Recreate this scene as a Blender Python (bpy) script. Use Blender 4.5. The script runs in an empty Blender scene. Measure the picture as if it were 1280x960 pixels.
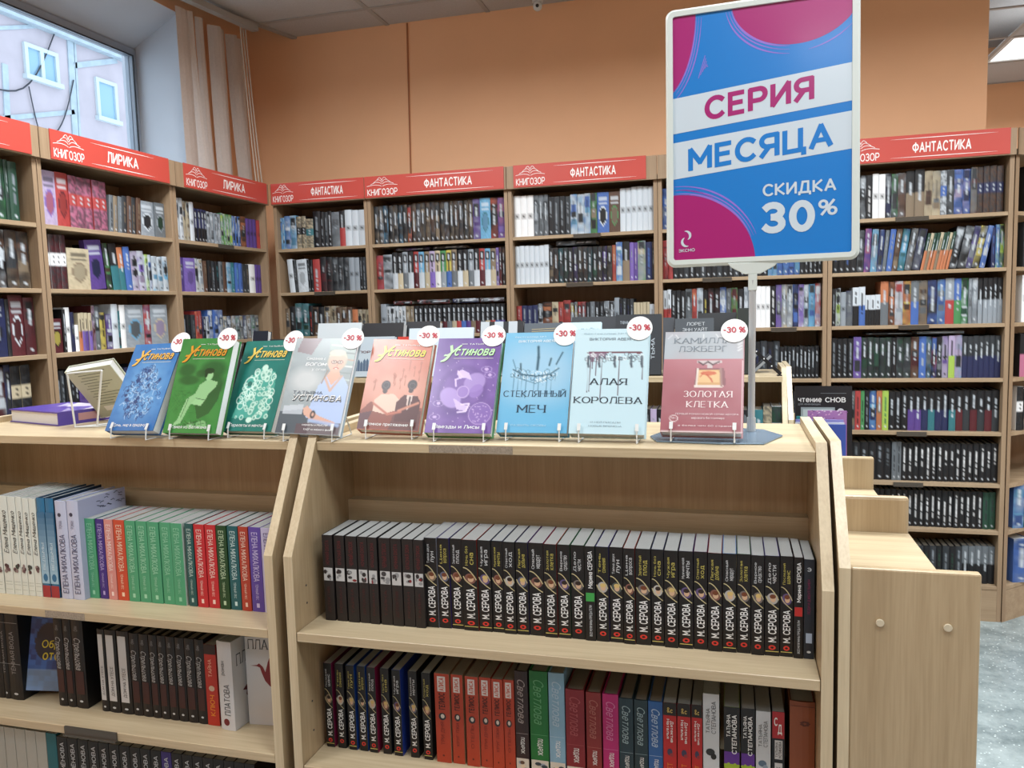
import bpy, math, random
import numpy as np
from mathutils import Matrix, Vector
C = bpy.context.scene.collection
rng = random.Random(7)
nrng = np.random.RandomState(5)
R_ = math.radians
EYE = 1.42                       # camera height above the floor, metres

# ------------------------------------------------------------------ camera
F, YAW, PIT, ROL = 996.64, -0.270473, -0.0940984, -0.0273439
def cam_axes():
    cy, sy, cp, sp = math.cos(YAW), math.sin(YAW), math.cos(PIT), math.sin(PIT)
    fw = Vector((sy*cp, cy*cp, sp)); rt = Vector((cy, -sy, 0)); up = rt.cross(fw)
    cr, sr = math.cos(ROL), math.sin(ROL)
    return cr*rt + sr*up, -sr*rt + cr*up, fw
RT, UP, FW = cam_axes()
cd = bpy.data.cameras.new('camera'); cam = bpy.data.objects.new('camera', cd); C.objects.link(cam)
cd.sensor_width = 36; cd.lens = 36*F/1280; cd.clip_start = .05; cd.clip_end = 200
m = Matrix.Identity(4)
for i in range(3):
    m[i][0] = RT[i]; m[i][1] = UP[i]; m[i][2] = -FW[i]
m[2][3] = EYE
cam.matrix_world = m
bpy.context.scene.camera = cam

# ------------------------------------------------------------------ light, sky, exposure
vs = bpy.context.scene.view_settings
vs.view_transform = 'Standard'; vs.look = 'None'; vs.gamma = 1; vs.exposure = 0.0
world = bpy.data.worlds.new('overcast_sky'); bpy.context.scene.world = world; world.use_nodes = True
bg = world.node_tree.nodes['Background']; bg.inputs[0].default_value = (.74, .87, 1, 1); bg.inputs[1].default_value = 2.2
def area(name, loc, rot, sx, sy, power, col, spread=180):
    l = bpy.data.lights.new(name, 'AREA'); l.shape = 'RECTANGLE'; l.size = sx; l.size_y = sy; l.energy = power
    l.color = col; l.spread = R_(spread)
    o = bpy.data.objects.new(name, l); o.location = loc; o.rotation_euler = rot; C.objects.link(o); return o
CEIL = 2.985
LAMPS = [(x, y) for x in (-1.5, .3, 2.1) for y in (-1.05, .55, 2.3)]
LAMPW = 22
for (x, y) in LAMPS:
    area('lamp_light', (x, y, CEIL-.03), (0, 0, 0), .55, .55, LAMPW*(2.1 if y > 1.5 else (1.15 if y > 0 else .42)), (.93, .97, 1), 165)
for (x, y) in ((1.95, 5.85), (3.2, 4.0), (3.2, 1.5)):
    area('lamp_light', (x, y, CEIL-.03), (0, 0, 0), .55, .55, LAMPW, (.97, .98, 1), 150)

# ------------------------------------------------------------------ survey: pixel of the photograph -> point on a plane of the room
def ray(x, y): return RT*((x-640)/F) - UP*((y-480)/F) + FW
def onY(x, y, Y): r = ray(x, y)*(Y/ray(x, y).y); return Vector((r.x, r.y, r.z+EYE))
def onX(x, y, X): r = ray(x, y)*(X/ray(x, y).x); return Vector((r.x, r.y, r.z+EYE))
def onZ(x, y, Z): r = ray(x, y)*((Z-EYE)/ray(x, y).z); return Vector((r.x, r.y, Z))
def col_x(P):
    p = Vector((P[0], P[1], P[2]-EYE)); return 640+F*p.dot(RT)/p.dot(FW)
def solve(fn, px, a, b):
    for _ in range(40):
        c = (a+b)/2
        if col_x(fn(c)) < px: a = c
        else: b = c
    return (a+b)/2

# ------------------------------------------------------------------ colours and materials
def lin(c):
    if isinstance(c, str):
        c = c.lstrip('#'); c = [int(c[i:i+2], 16)/255 for i in (0, 2, 4)]
    return tuple((v/12.92 if v <= .04045 else ((v+.055)/1.055)**2.4) for v in c)
def mat(name):
    m = bpy.data.materials.new(name); m.use_nodes = True
    return m, m.node_tree.nodes, m.node_tree.links, m.node_tree.nodes['Principled BSDF']
def simple(name, col, rough=.5, metal=0, noise=0, scale=40, bump=0, alpha=None):
    m, n, l, b = mat(name); c = lin(col)
    b.inputs['Base Color'].default_value = (*c, 1); b.inputs['Roughness'].default_value = rough; b.inputs['Metallic'].default_value = metal
    if noise or bump:
        tc = n.new('ShaderNodeTexCoord'); t = n.new('ShaderNodeTexNoise'); t.inputs['Scale'].default_value = scale; t.inputs['Detail'].default_value = 4
        l.new(tc.outputs['Object'], t.inputs['Vector'])
        if noise:
            r = n.new('ShaderNodeValToRGB'); r.color_ramp.elements[0].position = .3; r.color_ramp.elements[1].position = .7
            r.color_ramp.elements[0].color = (*[v*(1-noise) for v in c], 1); r.color_ramp.elements[1].color = (*[min(1, v*(1+noise)) for v in c], 1)
            l.new(t.outputs['Fac'], r.inputs['Fac']); l.new(r.outputs['Color'], b.inputs['Base Color'])
        if bump:
            bp = n.new('ShaderNodeBump'); bp.inputs['Strength'].default_value = bump; bp.inputs['Distance'].default_value = .002
            l.new(t.outputs['Fac'], bp.inputs['Height']); l.new(bp.outputs['Normal'], b.inputs['Normal'])
    return m
def wood(name, c0, c1, axis, rough=.38):
    m, n, l, b = mat(name); b.inputs['Roughness'].default_value = rough
    tc = n.new('ShaderNodeTexCoord'); mp = n.new('ShaderNodeMapping'); s = [34, 34, 34]; s[axis] = 1.3
    mp.inputs['Scale'].default_value = s
    t = n.new('ShaderNodeTexNoise'); t.inputs['Scale'].default_value = 1; t.inputs['Detail'].default_value = 5; t.inputs['Roughness'].default_value = .6; t.inputs['Distortion'].default_value = .25
    r = n.new('ShaderNodeValToRGB'); r.color_ramp.elements[0].position = .28; r.color_ramp.elements[1].position = .72
    r.color_ramp.elements[0].color = (*lin(c0), 1); r.color_ramp.elements[1].color = (*lin(c1), 1)
    mp2 = n.new('ShaderNodeMapping'); s2 = [260, 260, 260]; s2[axis] = 9; mp2.inputs['Scale'].default_value = s2
    t2 = n.new('ShaderNodeTexNoise'); t2.inputs['Scale'].default_value = 1; t2.inputs['Detail'].default_value = 2
    mx = n.new('ShaderNodeMix'); mx.data_type = 'RGBA'; mx.blend_type = 'MULTIPLY'; mx.inputs['Factor'].default_value = .35
    r2 = n.new('ShaderNodeValToRGB'); r2.color_ramp.elements[0].position = .35; r2.color_ramp.elements[0].color = (.72, .68, .62, 1); r2.color_ramp.elements[1].position = .6
    l.new(tc.outputs['Object'], mp.inputs['Vector']); l.new(mp.outputs[0], t.inputs['Vector']); l.new(t.outputs['Fac'], r.inputs['Fac'])
    l.new(tc.outputs['Object'], mp2.inputs['Vector']); l.new(mp2.outputs[0], t2.inputs['Vector']); l.new(t2.outputs['Fac'], r2.inputs['Fac'])
    l.new(r.outputs['Color'], mx.inputs['A']); l.new(r2.outputs['Color'], mx.inputs['B']); l.new(mx.outputs['Result'], b.inputs['Base Color'])
    return m
def printed(name, rough, coat=0):
    m, n, l, b = mat(name); a = n.new('ShaderNodeVertexColor'); a.layer_name = 'Col'
    l.new(a.outputs['Color'], b.inputs['Base Color']); b.inputs['Roughness'].default_value = rough
    b.inputs['Coat Weight'].default_value = coat; b.inputs['Coat Roughness'].default_value = .12
    return m
M = {}
M['wood_v'] = wood('beech_laminate_upright', '#a48f6f', '#b9a585', 2)
M['wood_h'] = wood('beech_laminate_shelf', '#b3a081', '#c9b999', 0)
M['edge'] = wood('pale_beech_edging', '#bfae8f', '#d2c4a6', 2)
M['wood_bv'] = wood('bookcase_laminate_upright', '#927a60', '#a58d72', 2, .5)
M['wood_bh'] = wood('bookcase_laminate_shelf', '#9a8368', '#b09a7d', 0, .5)
M['print'] = printed('printed_cover', .5)
M['gloss'] = printed('glossy_printed_sheet', .32, .22)
M['signs'] = printed('sign_print', .4)
M['wall'] = simple('orange_painted_plaster', '#efbb90', .62, 0, .03, 3, .08)
M['ceil'] = simple('ceiling_tile_board', '#b9b6b4', .85, 0, .06, 120, .3)
M['grid'] = simple('ceiling_grid_metal', '#a3a09c', .5)
M['reveal'] = simple('white_painted_reveal', '#c9cfd8', .7, 0, .02, 5)
M['pvc'] = simple('grey_window_frame', '#9aa2ae', .5)
M['metal'] = simple('brushed_grey_metal', '#b4babd', .4, .25)
M['plate'] = simple('blue_grey_steel_plate', '#7f94a6', .25, .5)
M['frame'] = simple('pale_plastic_frame', '#c9d2ce', .35)
M['white'] = simple('white_wire_plastic', '#d7dcdc', .35)
M['black'] = simple('black_plastic', '#141518', .4)
M['dark'] = simple('dark_price_strip', '#4a443c', .35)
M['tape'] = simple('worn_tape_residue', '#94897a', .6, 0, .25, 300)
M['paper'] = simple('page_edges', '#9fa1a0', .8, 0, .06, 600)
M['yellowpaper'] = simple('yellowed_page_edges', '#8f867a', .8, 0, .08, 600)
M['whitepaper'] = simple('white_page_edges', '#d4d6d6', .8, 0, .05, 600)
M['blind'] = simple('blind_fabric', '#c9bcb4', .8, 0, .04, 90)
M['cord'] = simple('blind_cord', '#c9bcae', .8)
M['facade'] = simple('rendered_facade', '#b9aeb4', .9, 0, .07, 1.2)
M['seam'] = simple('facade_joint_mastic', '#aab6be', .9, 0, .1, 4)
M['winwhite'] = simple('white_facade_window', '#c3cfd2', .5)
M['winglass'] = simple('dark_reflecting_pane', '#8fb0c8', .1)
M['wire'] = simple('black_cable', '#38383f', .6)
M['orange'] = simple('orange_conduit', '#a8683f', .6)
M['knob'] = simple('cream_screw_cap', '#c8bda4', .4)
mm, n_, l_, b_ = mat('lamp_diffuser'); b_.inputs['Emission Color'].default_value = (.95, .98, 1, 1); b_.inputs['Emission Strength'].default_value = 1.6; M['lamp'] = mm
mm, n_, l_, b_ = mat('window_glass'); b_.inputs['Transmission Weight'].default_value = 1; b_.inputs['Roughness'].default_value = 0; b_.inputs['IOR'].default_value = 1.05; b_.inputs['Base Color'].default_value = (.92, .97, 1, 1); M['glass'] = mm
# floor: mottled blue-grey linoleum with pale specks
mm, n_, l_, b_ = mat('speckled_grey_floor'); b_.inputs['Roughness'].default_value = .28
tc = n_.new('ShaderNodeTexCoord'); t1 = n_.new('ShaderNodeTexNoise'); t1.inputs['Scale'].default_value = 7; t1.inputs['Detail'].default_value = 8; t1.inputs['Roughness'].default_value = .75
r1 = n_.new('ShaderNodeValToRGB'); r1.color_ramp.elements[0].color = (*lin('#6f7d7f'), 1); r1.color_ramp.elements[1].color = (*lin('#a3b0b1'), 1)
r1.color_ramp.elements[0].position = .35; r1.color_ramp.elements[1].position = .62
vo = n_.new('ShaderNodeTexVoronoi'); vo.inputs['Scale'].default_value = 60; r2 = n_.new('ShaderNodeValToRGB'); r2.color_ramp.elements[0].color = (1, 1, 1, 1); r2.color_ramp.elements[1].color = (0, 0, 0, 1)
r2.color_ramp.elements[0].position = .12; r2.color_ramp.elements[1].position = .2
mx = n_.new('ShaderNodeMix'); mx.data_type = 'RGBA'; mx.inputs['B'].default_value = (*lin('#cfdcdc'), 1)
l_.new(tc.outputs['Object'], t1.inputs['Vector']); l_.new(t1.outputs['Fac'], r1.inputs['Fac']); l_.new(tc.outputs['Object'], vo.inputs['Vector']); l_.new(vo.outputs['Distance'], r2.inputs['Fac'])
l_.new(r2.outputs['Color'], mx.inputs['Factor']); l_.new(r1.outputs['Color'], mx.inputs['A']); l_.new(mx.outputs['Result'], b_.inputs['Base Color']); M['floor'] = mm

# ------------------------------------------------------------------ lettering: a small stroke alphabet, drawn as flat ribbons
def EA(cx, cy, rx, ry, a0, a1, n=12): return [(cx+rx*math.cos(R_(a0+(a1-a0)*i/n)), cy+ry*math.sin(R_(a0+(a1-a0)*i/n))) for i in range(n+1)]
def bowl(w, y0, y1, x0=0): return [(x0, y1), (w*.55, y1)]+EA(w*.6, (y0+y1)/2, w*.4, (y1-y0)/2, 80, -80, 9)+[(w*.55, y0), (x0, y0)]
def glyphs():
    G = {}; w = .60
    G['А'] = (.70, [[(0, 0), (.35, 1), (.70, 0)], [(.12, .3), (.58, .3)]]); G['Б'] = (w, [[(.55, 1), (0, 1), (0, 0)], bowl(w, 0, .57)])
    G['В'] = (w, [[(0, 0), (0, 1)], bowl(w*.92, .53, 1), bowl(w, 0, .53)]); G['Г'] = (.5, [[(0, 0), (0, 1), (.5, 1)]])
    G['Д'] = (.8, [[(.0, -.2), (.0, 0), (.8, 0), (.8, -.2)], [(.12, 0), (.25, 1), (.66, 1), (.66, 0)]]); G['Е'] = (.52, [[(.52, 1), (0, 1), (0, 0), (.52, 0)], [(0, .52), (.46, .52)]])
    G['Ж'] = (.95, [[(.475, 0), (.475, 1)], [(0, 1), (.42, .5), (0, 0)], [(.95, 1), (.53, .5), (.95, 0)]]); G['З'] = (.52, [EA(.24, .76, .26, .24, 150, -90, 12), EA(.24, .26, .28, .26, 90, -150, 12)])
    G['И'] = (.62, [[(0, 1), (0, 0), (.62, 1), (.62, 0)]]); G['Й'] = (.62, [[(0, 1), (0, 0), (.62, 1), (.62, 0)], EA(.31, 1.24, .14, .1, 180, 360, 6)])
    G['К'] = (.6, [[(0, 0), (0, 1)], [(.57, 1), (.08, .5), (.6, 0)]]); G['Л'] = (.66, [[(0, 0), (.1, .05), (.2, 1), (.66, 1), (.66, 0)]]); G['М'] = (.78, [[(0, 0), (0, 1), (.39, .3), (.78, 1), (.78, 0)]])
    G['Н'] = (.62, [[(0, 0), (0, 1)], [(.62, 0), (.62, 1)], [(0, .52), (.62, .52)]]); G['О'] = (.76, [EA(.38, .5, .38, .5, 90, 450, 24)]); G['П'] = (.62, [[(0, 0), (0, 1), (.62, 1), (.62, 0)]])
    G['Р'] = (w, [[(0, 0), (0, 1)], bowl(w, .42, 1)]); G['С'] = (.66, [EA(.38, .5, .38, .5, 45, 315, 18)]); G['Т'] = (.62, [[(0, 1), (.62, 1)], [(.31, 1), (.31, 0)]]); G['У'] = (.62, [[(0, 1), (.33, .36)], [(.62, 1), (.27, .08), (.14, 0), (.03, .02)]])
    G['Ф'] = (.86, [EA(.43, .52, .43, .33, 90, 450, 22), [(.43, -.03), (.43, 1.03)]]); G['Х'] = (.62, [[(0, 0), (.62, 1)], [(0, 1), (.62, 0)]]); G['Ц'] = (.72, [[(0, 1), (0, 0), (.72, 0), (.72, -.2)], [(.6, 0), (.6, 1)]])
    G['Ч'] = (.58, [[(0, 1), (0, .62)]+EA(.2, .6, .2, .17, 190, 270, 5)+[(.58, .46)], [(.58, 0), (.58, 1)]]); G['Ш'] = (.9, [[(0, 1), (0, 0), (.9, 0), (.9, 1)], [(.45, 0), (.45, 1)]]); G['Щ'] = (1.0, [[(0, 1), (0, 0), (1.0, 0), (1.0, -.2)], [(.45, 0), (.45, 1)], [(.9, 0), (.9, 1)]])
    G['Ь'] = (w, [[(0, 1), (0, 0)], bowl(w, 0, .57)]); G['Ъ'] = (.75, [[(0, 1), (.18, 1), (.18, 0)], [(p[0]+.18, p[1]) for p in bowl(.56, 0, .57)]]); G['Ы'] = (.82, [[(0, 1), (0, 0)], bowl(.54, 0, .57), [(.82, 0), (.82, 1)]])
    G['Э'] = (.64, [EA(.27, .5, .37, .5, 135, -135, 18), [(.16, .52), (.62, .52)]]); G['Ю'] = (1.0, [[(0, 0), (0, 1)], [(0, .52), (.3, .52)], EA(.65, .5, .35, .5, 90, 450, 22)]); G['Я'] = (.6, [[(.6, 0), (.6, 1)], [(.6-p[0], p[1]) for p in bowl(.6, .45, 1)], [(.3, .45), (.0, 0)]])
    G['Ё'] = (.52, G['Е'][1]+[[(.1, 1.2), (.18, 1.2)], [(.34, 1.2), (.42, 1.2)]])
    G['0'] = (.56, [EA(.28, .5, .28, .5, 90, 450, 24)]); G['3'] = G['З']; G['1'] = (.3, [[(0, .78), (.25, 1), (.25, 0)]]); G['8'] = (.56, [EA(.28, .76, .24, .24, 90, 450, 16), EA(.28, .26, .28, .26, 90, 450, 16)]); G['6'] = (.56, [EA(.28, .3, .28, .3, 90, 450, 16), [(.02, .35), (.2, .8), (.42, 1)]])
    G['.'] = (.1, [[(.05, .0), (.05, .1)]]); G['-'] = (.32, [[(0, .42), (.32, .42)]]); G['+'] = (.5, [[(0, .45), (.5, .45)], [(.25, .2), (.25, .7)]]); G[','] = (.1, [[(.08, .08), (.0, -.15)]]); G['№'] = (1.1, [[(0, 0), (0, 1), (.6, 0), (.6, 1)], EA(.9, .6, .16, .2, 90, 450, 12)])
    G['%'] = (.9, [EA(.2, .76, .2, .24, 90, 450, 14), EA(.7, .24, .2, .24, 90, 450, 14), [(.12, 0), (.78, 1)]]); G['&'] = (.6, [[(.6, 0), (.12, .7)]+EA(.28, .82, .18, .18, 200, -30, 8)+[(.05, .3), (.2, 0), (.5, .3)]]); G['c'] = (.4, [EA(.24, .3, .24, .3, 45, 315, 12)])
    L = {}; q = .70
    for k, (a, st) in list(G.items()):
        if k.isalpha() and k.upper() == k and ord(k) > 1000: L[k.lower()] = (a*q*1.02, [[(x*q*1.02, y*q) for x, y in p] for p in st])
    L['а'] = (.46, [EA(.22, .22, .22, .22, 90, 450, 14), [(.03, .62), (.2, .7), (.38, .64), (.44, .5), (.44, 0)]]); L['е'] = (.5, [[(.02, .36), (.48, .36)]+EA(.25, .35, .25, .35, 5, 320, 16)]); L['р'] = (.5, [[(0, -.25), (0, .7)], EA(.25, .35, .25, .35, 90, 450, 16)])
    L['у'] = (.46, [[(0, .7), (.24, .08)], [(.46, .7), (.16, -.2), (0, -.24)]]); L['б'] = (.5, [EA(.25, .3, .25, .3, 90, 450, 16), [(.0, .3), (.04, .75), (.2, .92), (.48, .98)]]); L['ф'] = (.74, [EA(.2, .35, .2, .35, 90, 450, 14), EA(.54, .35, .2, .35, 90, 450, 14), [(.37, -.22), (.37, .95)]])
    L['ё'] = (.5, L['е'][1]+[[(.1, .9), (.17, .9)], [(.32, .9), (.39, .9)]])
    G.update(L); G['c'] = (.4, [EA(.24, .3, .24, .3, 45, 315, 12)]); return G
GL = glyphs(); TXT = {}
def text(s, bold=0.0, shear=0.0):
    k = (s, round(bold, 4), shear)
    if k in TXT: return TXT[k]
    serif = -.013 < bold < -.0079; thick = .135 if serif else .125+1.7*bold; thin = .05 if serif else thick*.92
    H = 1.0 if any(c.isupper() or c in '0318%&6' for c in s) else (.7 if s != '-' else 1)
    V, Fc, x, Z = [], [], thick/2, []
    for ch in s:
        if ch == ' ': x += .36; continue
        w, st = GL.get(ch, GL['О'])
        parts = []
        for p in st:      # break a stroke where it turns back sharply
            cur = [p[0]]
            for i in range(1, len(p)-1):
                cur.append(p[i]); ax, ay, bx_, by_ = p[i][0]-p[i-1][0], p[i][1]-p[i-1][1], p[i+1][0]-p[i][0], p[i+1][1]-p[i][1]
                if ax*bx_+ay*by_ < -.4*math.hypot(ax, ay)*math.hypot(bx_, by_): parts.append(cur); cur = [p[i]]
            parts.append(cur+[p[-1]])
        for p in parts:
            p = [(a+x, b*(1-thick)+thick/2*(1 if b >= 0 else 1)) for a, b in p]; n = len(p); cl = math.dist(p[0], p[-1]) < 1e-6
            Ls, Rs = [], []
            for i in range(n):
                a = p[i-1] if i else (p[-2] if cl else p[0]); c = p[i+1] if i < n-1 else (p[1] if cl else p[-1]); b_ = p[i]
                d1 = (b_[0]-a[0], b_[1]-a[1]); d2 = (c[0]-b_[0], c[1]-b_[1])
                if i == 0 and not cl: d1 = d2
                if i == n-1 and not cl: d2 = d1
                l1, l2 = math.hypot(*d1) or 1, math.hypot(*d2) or 1; n1 = (-d1[1]/l1, d1[0]/l1); n2 = (-d2[1]/l2, d2[0]/l2)
                mx_, my_ = n1[0]+n2[0], n1[1]+n2[1]; ml = math.hypot(mx_, my_) or 1; mx_, my_ = mx_/ml, my_/ml
                cs = max(.72, mx_*n2[0]+my_*n2[1]); vy = (abs(d1[1])/l1+abs(d2[1])/l2)/2; t = (thin+(thick-thin)*vy)/2/cs
                ex = (0, 0)
                if not cl and i == 0: ex = (-d2[0]/l2*thin*.3, -d2[1]/l2*thin*.3)
                if not cl and i == n-1: ex = (d1[0]/l1*thin*.3, d1[1]/l1*thin*.3)
                Ls.append((b_[0]+mx_*t+ex[0], b_[1]+my_*t+ex[1])); Rs.append((b_[0]-mx_*t+ex[0], b_[1]-my_*t+ex[1]))
                if serif and not cl and i in (0, n-1) and (b_[1] < .12 or b_[1] > .88) and vy > .5:
                    j = len(V); V += [(b_[0]-.13, b_[1]-.022), (b_[0]+.13, b_[1]-.022), (b_[0]+.13, b_[1]+.022), (b_[0]-.13, b_[1]+.022)]; Fc.append((j, j+1, j+2, j+3))
            j = len(V); V += Ls+Rs
            for i in range(n-1): Fc.append((j+i, j+n+i, j+n+i+1, j+i+1))
            Z += [len(Z) and Z[-1]+1 or 1]*0+[(Z[-1]+1 if Z else 0)]*(len(V)-len(Z))
        x += w+thick+.10
    v = np.array([(a, b, z % 7) for (a, b), z in zip(V, Z)]); Wd = x-.10-thick/2
    v[:, 0] += shear*v[:, 1]; v[:, 0] /= Wd; v[:, 1] /= H
    TXT[k] = (v, Fc, Wd/H); return TXT[k]

# ------------------------------------------------------------------ mesh builder with a colour per corner and material slots
class MB:
    def __init__(s): s.v = []; s.f = []; s.c = []; s.m = []
    def face(s, pts, col=(.5, .5, .5), mi=0):
        i = len(s.v); s.v += [tuple(p) for p in pts]; s.f.append(tuple(range(i, i+len(pts)))); s.c.append([col]*len(pts)); s.m.append(mi)
    def box(s, x0, x1, y0, y1, z0, z1, col=(.5, .5, .5), mi=0, skip=''):
        i = len(s.v); s.v += [(x0, y0, z0), (x1, y0, z0), (x1, y1, z0), (x0, y1, z0), (x0, y0, z1), (x1, y0, z1), (x1, y1, z1), (x0, y1, z1)]
        for k, q in (('b', (0, 3, 2, 1)), ('t', (4, 5, 6, 7)), ('f', (0, 1, 5, 4)), ('r', (1, 2, 6, 5)), ('k', (2, 3, 7, 6)), ('l', (3, 0, 4, 7))):
            if k in skip: continue
            s.f.append(tuple(i+a for a in q)); s.c.append([col]*4); s.m.append(mi)
    def prism(s, prof, a0, a1, axis='x', col=(.5, .5, .5), mi=0):   # prof: closed outline in the two other axes
        def P(a, p):
            return (a, p[0], p[1]) if axis == 'x' else ((p[0], a, p[1]) if axis == 'y' else (p[0], p[1], a))
        n = len(prof); i = len(s.v); s.v += [P(a0, p) for p in prof]+[P(a1, p) for p in prof]
        fs = [tuple(i+k for k in range(n)), tuple(i+n+k for k in reversed(range(n)))]+[(i+k, i+n+k, i+n+(k+1) % n, i+(k+1) % n) for k in range(n)]
        for f in fs: s.f.append(f); s.c.append([col]*len(f)); s.m.append(mi)
    def tube(s, pts, r, n=6, col=(.5, .5, .5), mi=0):
        pts = [Vector(p) for p in pts]; i0 = len(s.v)
        for k, p in enumerate(pts):
            d = ((pts[min(k+1, len(pts)-1)]-p).normalized()+(p-pts[max(k-1, 0)]).normalized()).normalized()
            a = d.cross(Vector((0, 0, 1)) if abs(d.z) < .9 else Vector((1, 0, 0))).normalized(); b = d.cross(a)
            s.v += [tuple(p+a*(r*math.cos(6.28319*q/n))+b*(r*math.sin(6.28319*q/n))) for q in range(n)]
        for k in range(len(pts)-1):
            for q in range(n):
                s.f.append((i0+k*n+q, i0+k*n+(q+1) % n, i0+(k+1)*n+(q+1) % n, i0+(k+1)*n+q)); s.c.append([col]*4); s.m.append(mi)
        for e in (0, len(pts)-1):
            s.f.append(tuple(i0+e*n+q for q in range(n))); s.c.append([col]*n); s.m.append(mi)
    def grid(s, O, U, V, arr):       # arr (rows top first, cols, 3) linear colours at vertices
        O, U, V = Vector(O), Vector(U), Vector(V); h, w = arr.shape[:2]; i0 = len(s.v)
        for r in range(h):
            for c in range(w): s.v.append(tuple(O+U*(c/(w-1))+V*(1-r/(h-1))))
        for r in range(h-1):
            for c in range(w-1):
                a = i0+r*w+c; s.f.append((a, a+w, a+w+1, a+1)); s.c.append([arr[r, c], arr[r+1, c], arr[r+1, c+1], arr[r, c+1]]); s.m.append(0)
    def text(s, st, O, U, V, col, bold=0, shear=0, mi=0):    # stretch a string over the parallelogram O, U, V
        v, f, a = text(st, bold, shear); O, U, V = Vector(O), Vector(U), Vector(V); i = len(s.v)
        N = U.cross(V).normalized()*.000018
        s.v += [tuple(O+U*float(p[0])+V*float(p[1])+N*float(p[2])) for p in v]
        for q in f: s.f.append(tuple(i+k for k in q)); s.c.append([col]*4); s.m.append(mi)
    def strip(s, pts, w, N, col, closed=False):      # flat ribbon in plane with normal N
        pts = [Vector(p) for p in pts]; N = Vector(N); L = []
        for k, p in enumerate(pts):
            d = pts[min(k+1, len(pts)-1)]-pts[max(k-1, 0)]
            a = d.cross(N).normalized()*((w[k] if isinstance(w, (list, tuple)) else w)/2); L.append((p+a, p-a))
        for k in range(len(L)-1): s.face([L[k][0], L[k][1], L[k+1][1], L[k+1][0]], col)
    def mesh(s, name, mats):
        me = bpy.data.meshes.new(name); me.from_pydata(s.v, [], s.f)
        for x in mats: me.materials.append(x)
        if len(mats) > 1: me.polygons.foreach_set('material_index', s.m)
        at = me.color_attributes.new('Col', 'FLOAT_COLOR', 'CORNER')
        flat = np.ones((sum(len(c) for c in s.c), 4), dtype=np.float32); k = 0
        flat[:, :3] = np.array([q[:3] for c in s.c for q in c], dtype=np.float32)
        at.data.foreach_set('color', flat.ravel()); me.update(); return me
def obj(name, mb, mats, parent=None, me=None):
    if not isinstance(mats, (list, tuple)): mats = [mats]
    me = me or mb.mesh(name, mats); o = bpy.data.objects.new(name, me); C.objects.link(o)
    if parent: o.parent = parent
    return o
def tag(o, label=None, cat=None, group=None, kind=None):
    if label: o['label'] = label
    if cat: o['category'] = cat
    if group: o['group'] = group
    if kind: o['kind'] = kind
    return o
def thing(name, label, cat, loc=(0, 0, 0), rz=0, group=None):
    o = bpy.data.objects.new(name, None); o.empty_display_size = .05; C.objects.link(o); o.location = loc; o.rotation_euler = (0, 0, rz)
    return tag(o, label, cat, group)
def bevel(o, w=.001, seg=1):
    b = o.modifiers.new('bevel', 'BEVEL'); b.width = w; b.segments = seg; b.limit_method = 'ANGLE'; return o
def struct(name, mb, mt): return tag(obj(name, mb, mt), kind='structure')

# ================================================================== the room
YW = 4.20; XL = -2.70; TOP = 3.25
b = MB(); b.box(-4.2, 5.2, -3.2, 9.2, -.05, 0); struct('floor', b, M['floor'])
b = MB(); b.box(XL-.02, 1.125, YW, YW+.35, 0, TOP); struct('wall_back', b, M['wall'])
b = MB(); b.box(1.125, 5.0, 6.86, 7.0, 0, TOP); struct('wall_far', b, M['wall'])
b = MB(); b.box(5.0, 5.1, -3.1, 7.0, 0, TOP); struct('wall_right', b, M['wall'])
b = MB(); b.box(XL-.6, 5.0, -3.2, -3.1, 0, TOP); struct('wall_front', b, M['wall'])
# left wall around the window opening
WY0, WY1, WZ0, WZ1 = 2.50, 3.60, 1.30, 2.955; GX = -2.98
b = MB(); b.box(XL-.35, XL, -3.1, WY0, 0, TOP); b.box(XL-.35, XL, WY1, YW+.35, 0, TOP); b.box(XL-.35, XL, WY0, WY1, 0, WZ0); b.box(XL-.35, XL, WY0, WY1, WZ1, TOP)
struct('wall_left', b, M['wall'])
b = MB(); e = .004
GZ = 2.80
b.face([(XL+e, WY1-e, WZ0), (GX-.069, WY1-e, WZ0), (GX-.069, WY1-e, GZ), (XL+e, WY1-e, WZ1-e)]); b.face([(XL+e, WY0+e, WZ0), (XL+e, WY0+e, WZ1-e), (GX, WY0+e, GZ), (GX, WY0+e, WZ0)])
b.face([(XL+e, WY0+e, WZ1-e), (XL+e, WY1-e, WZ1-e), (GX, WY1-e, GZ), (GX, WY0+e, GZ)]); b.face([(XL+e, WY0, WZ0+e), (GX, WY0, WZ0+e), (GX, WY1, WZ0+e), (XL+e, WY1, WZ0+e)])
struct('trim_1', b, M['reveal'])
w = tag(thing('window_1', None, None), kind='structure'); del_ = None
b = MB(); x0, x1 = GX-.03, GX+.02
b.box(x0, x1, WY0+.005, WY1-.005, GZ-.035, GZ); b.box(x0, x1, WY0+.005, WY1-.005, WZ0+.005, WZ0+.06)
b.box(x0, x1, WY0+.005, WY0+.05, WZ0+.06, GZ-.035); b.box(x0, x1, WY1-.03, WY1-.005, WZ0+.06, GZ-.035)
obj('window_frame', b, M['pvc'], w)
b = MB(); b.box(x1, x1+.006, WY0+.05, WY1-.03, GZ-.041, GZ-.035); b.box(x1, x1+.006, WY1-.036, WY1-.03, WZ0+.06, GZ-.041); obj('rubber_gasket', b, M['black'], w)
b = MB(); b.box(GX-.008, GX-.004, WY0+.05, WY1-.03, WZ0+.06, GZ-.035); obj('pane', b, M['glass'], w)

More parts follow.
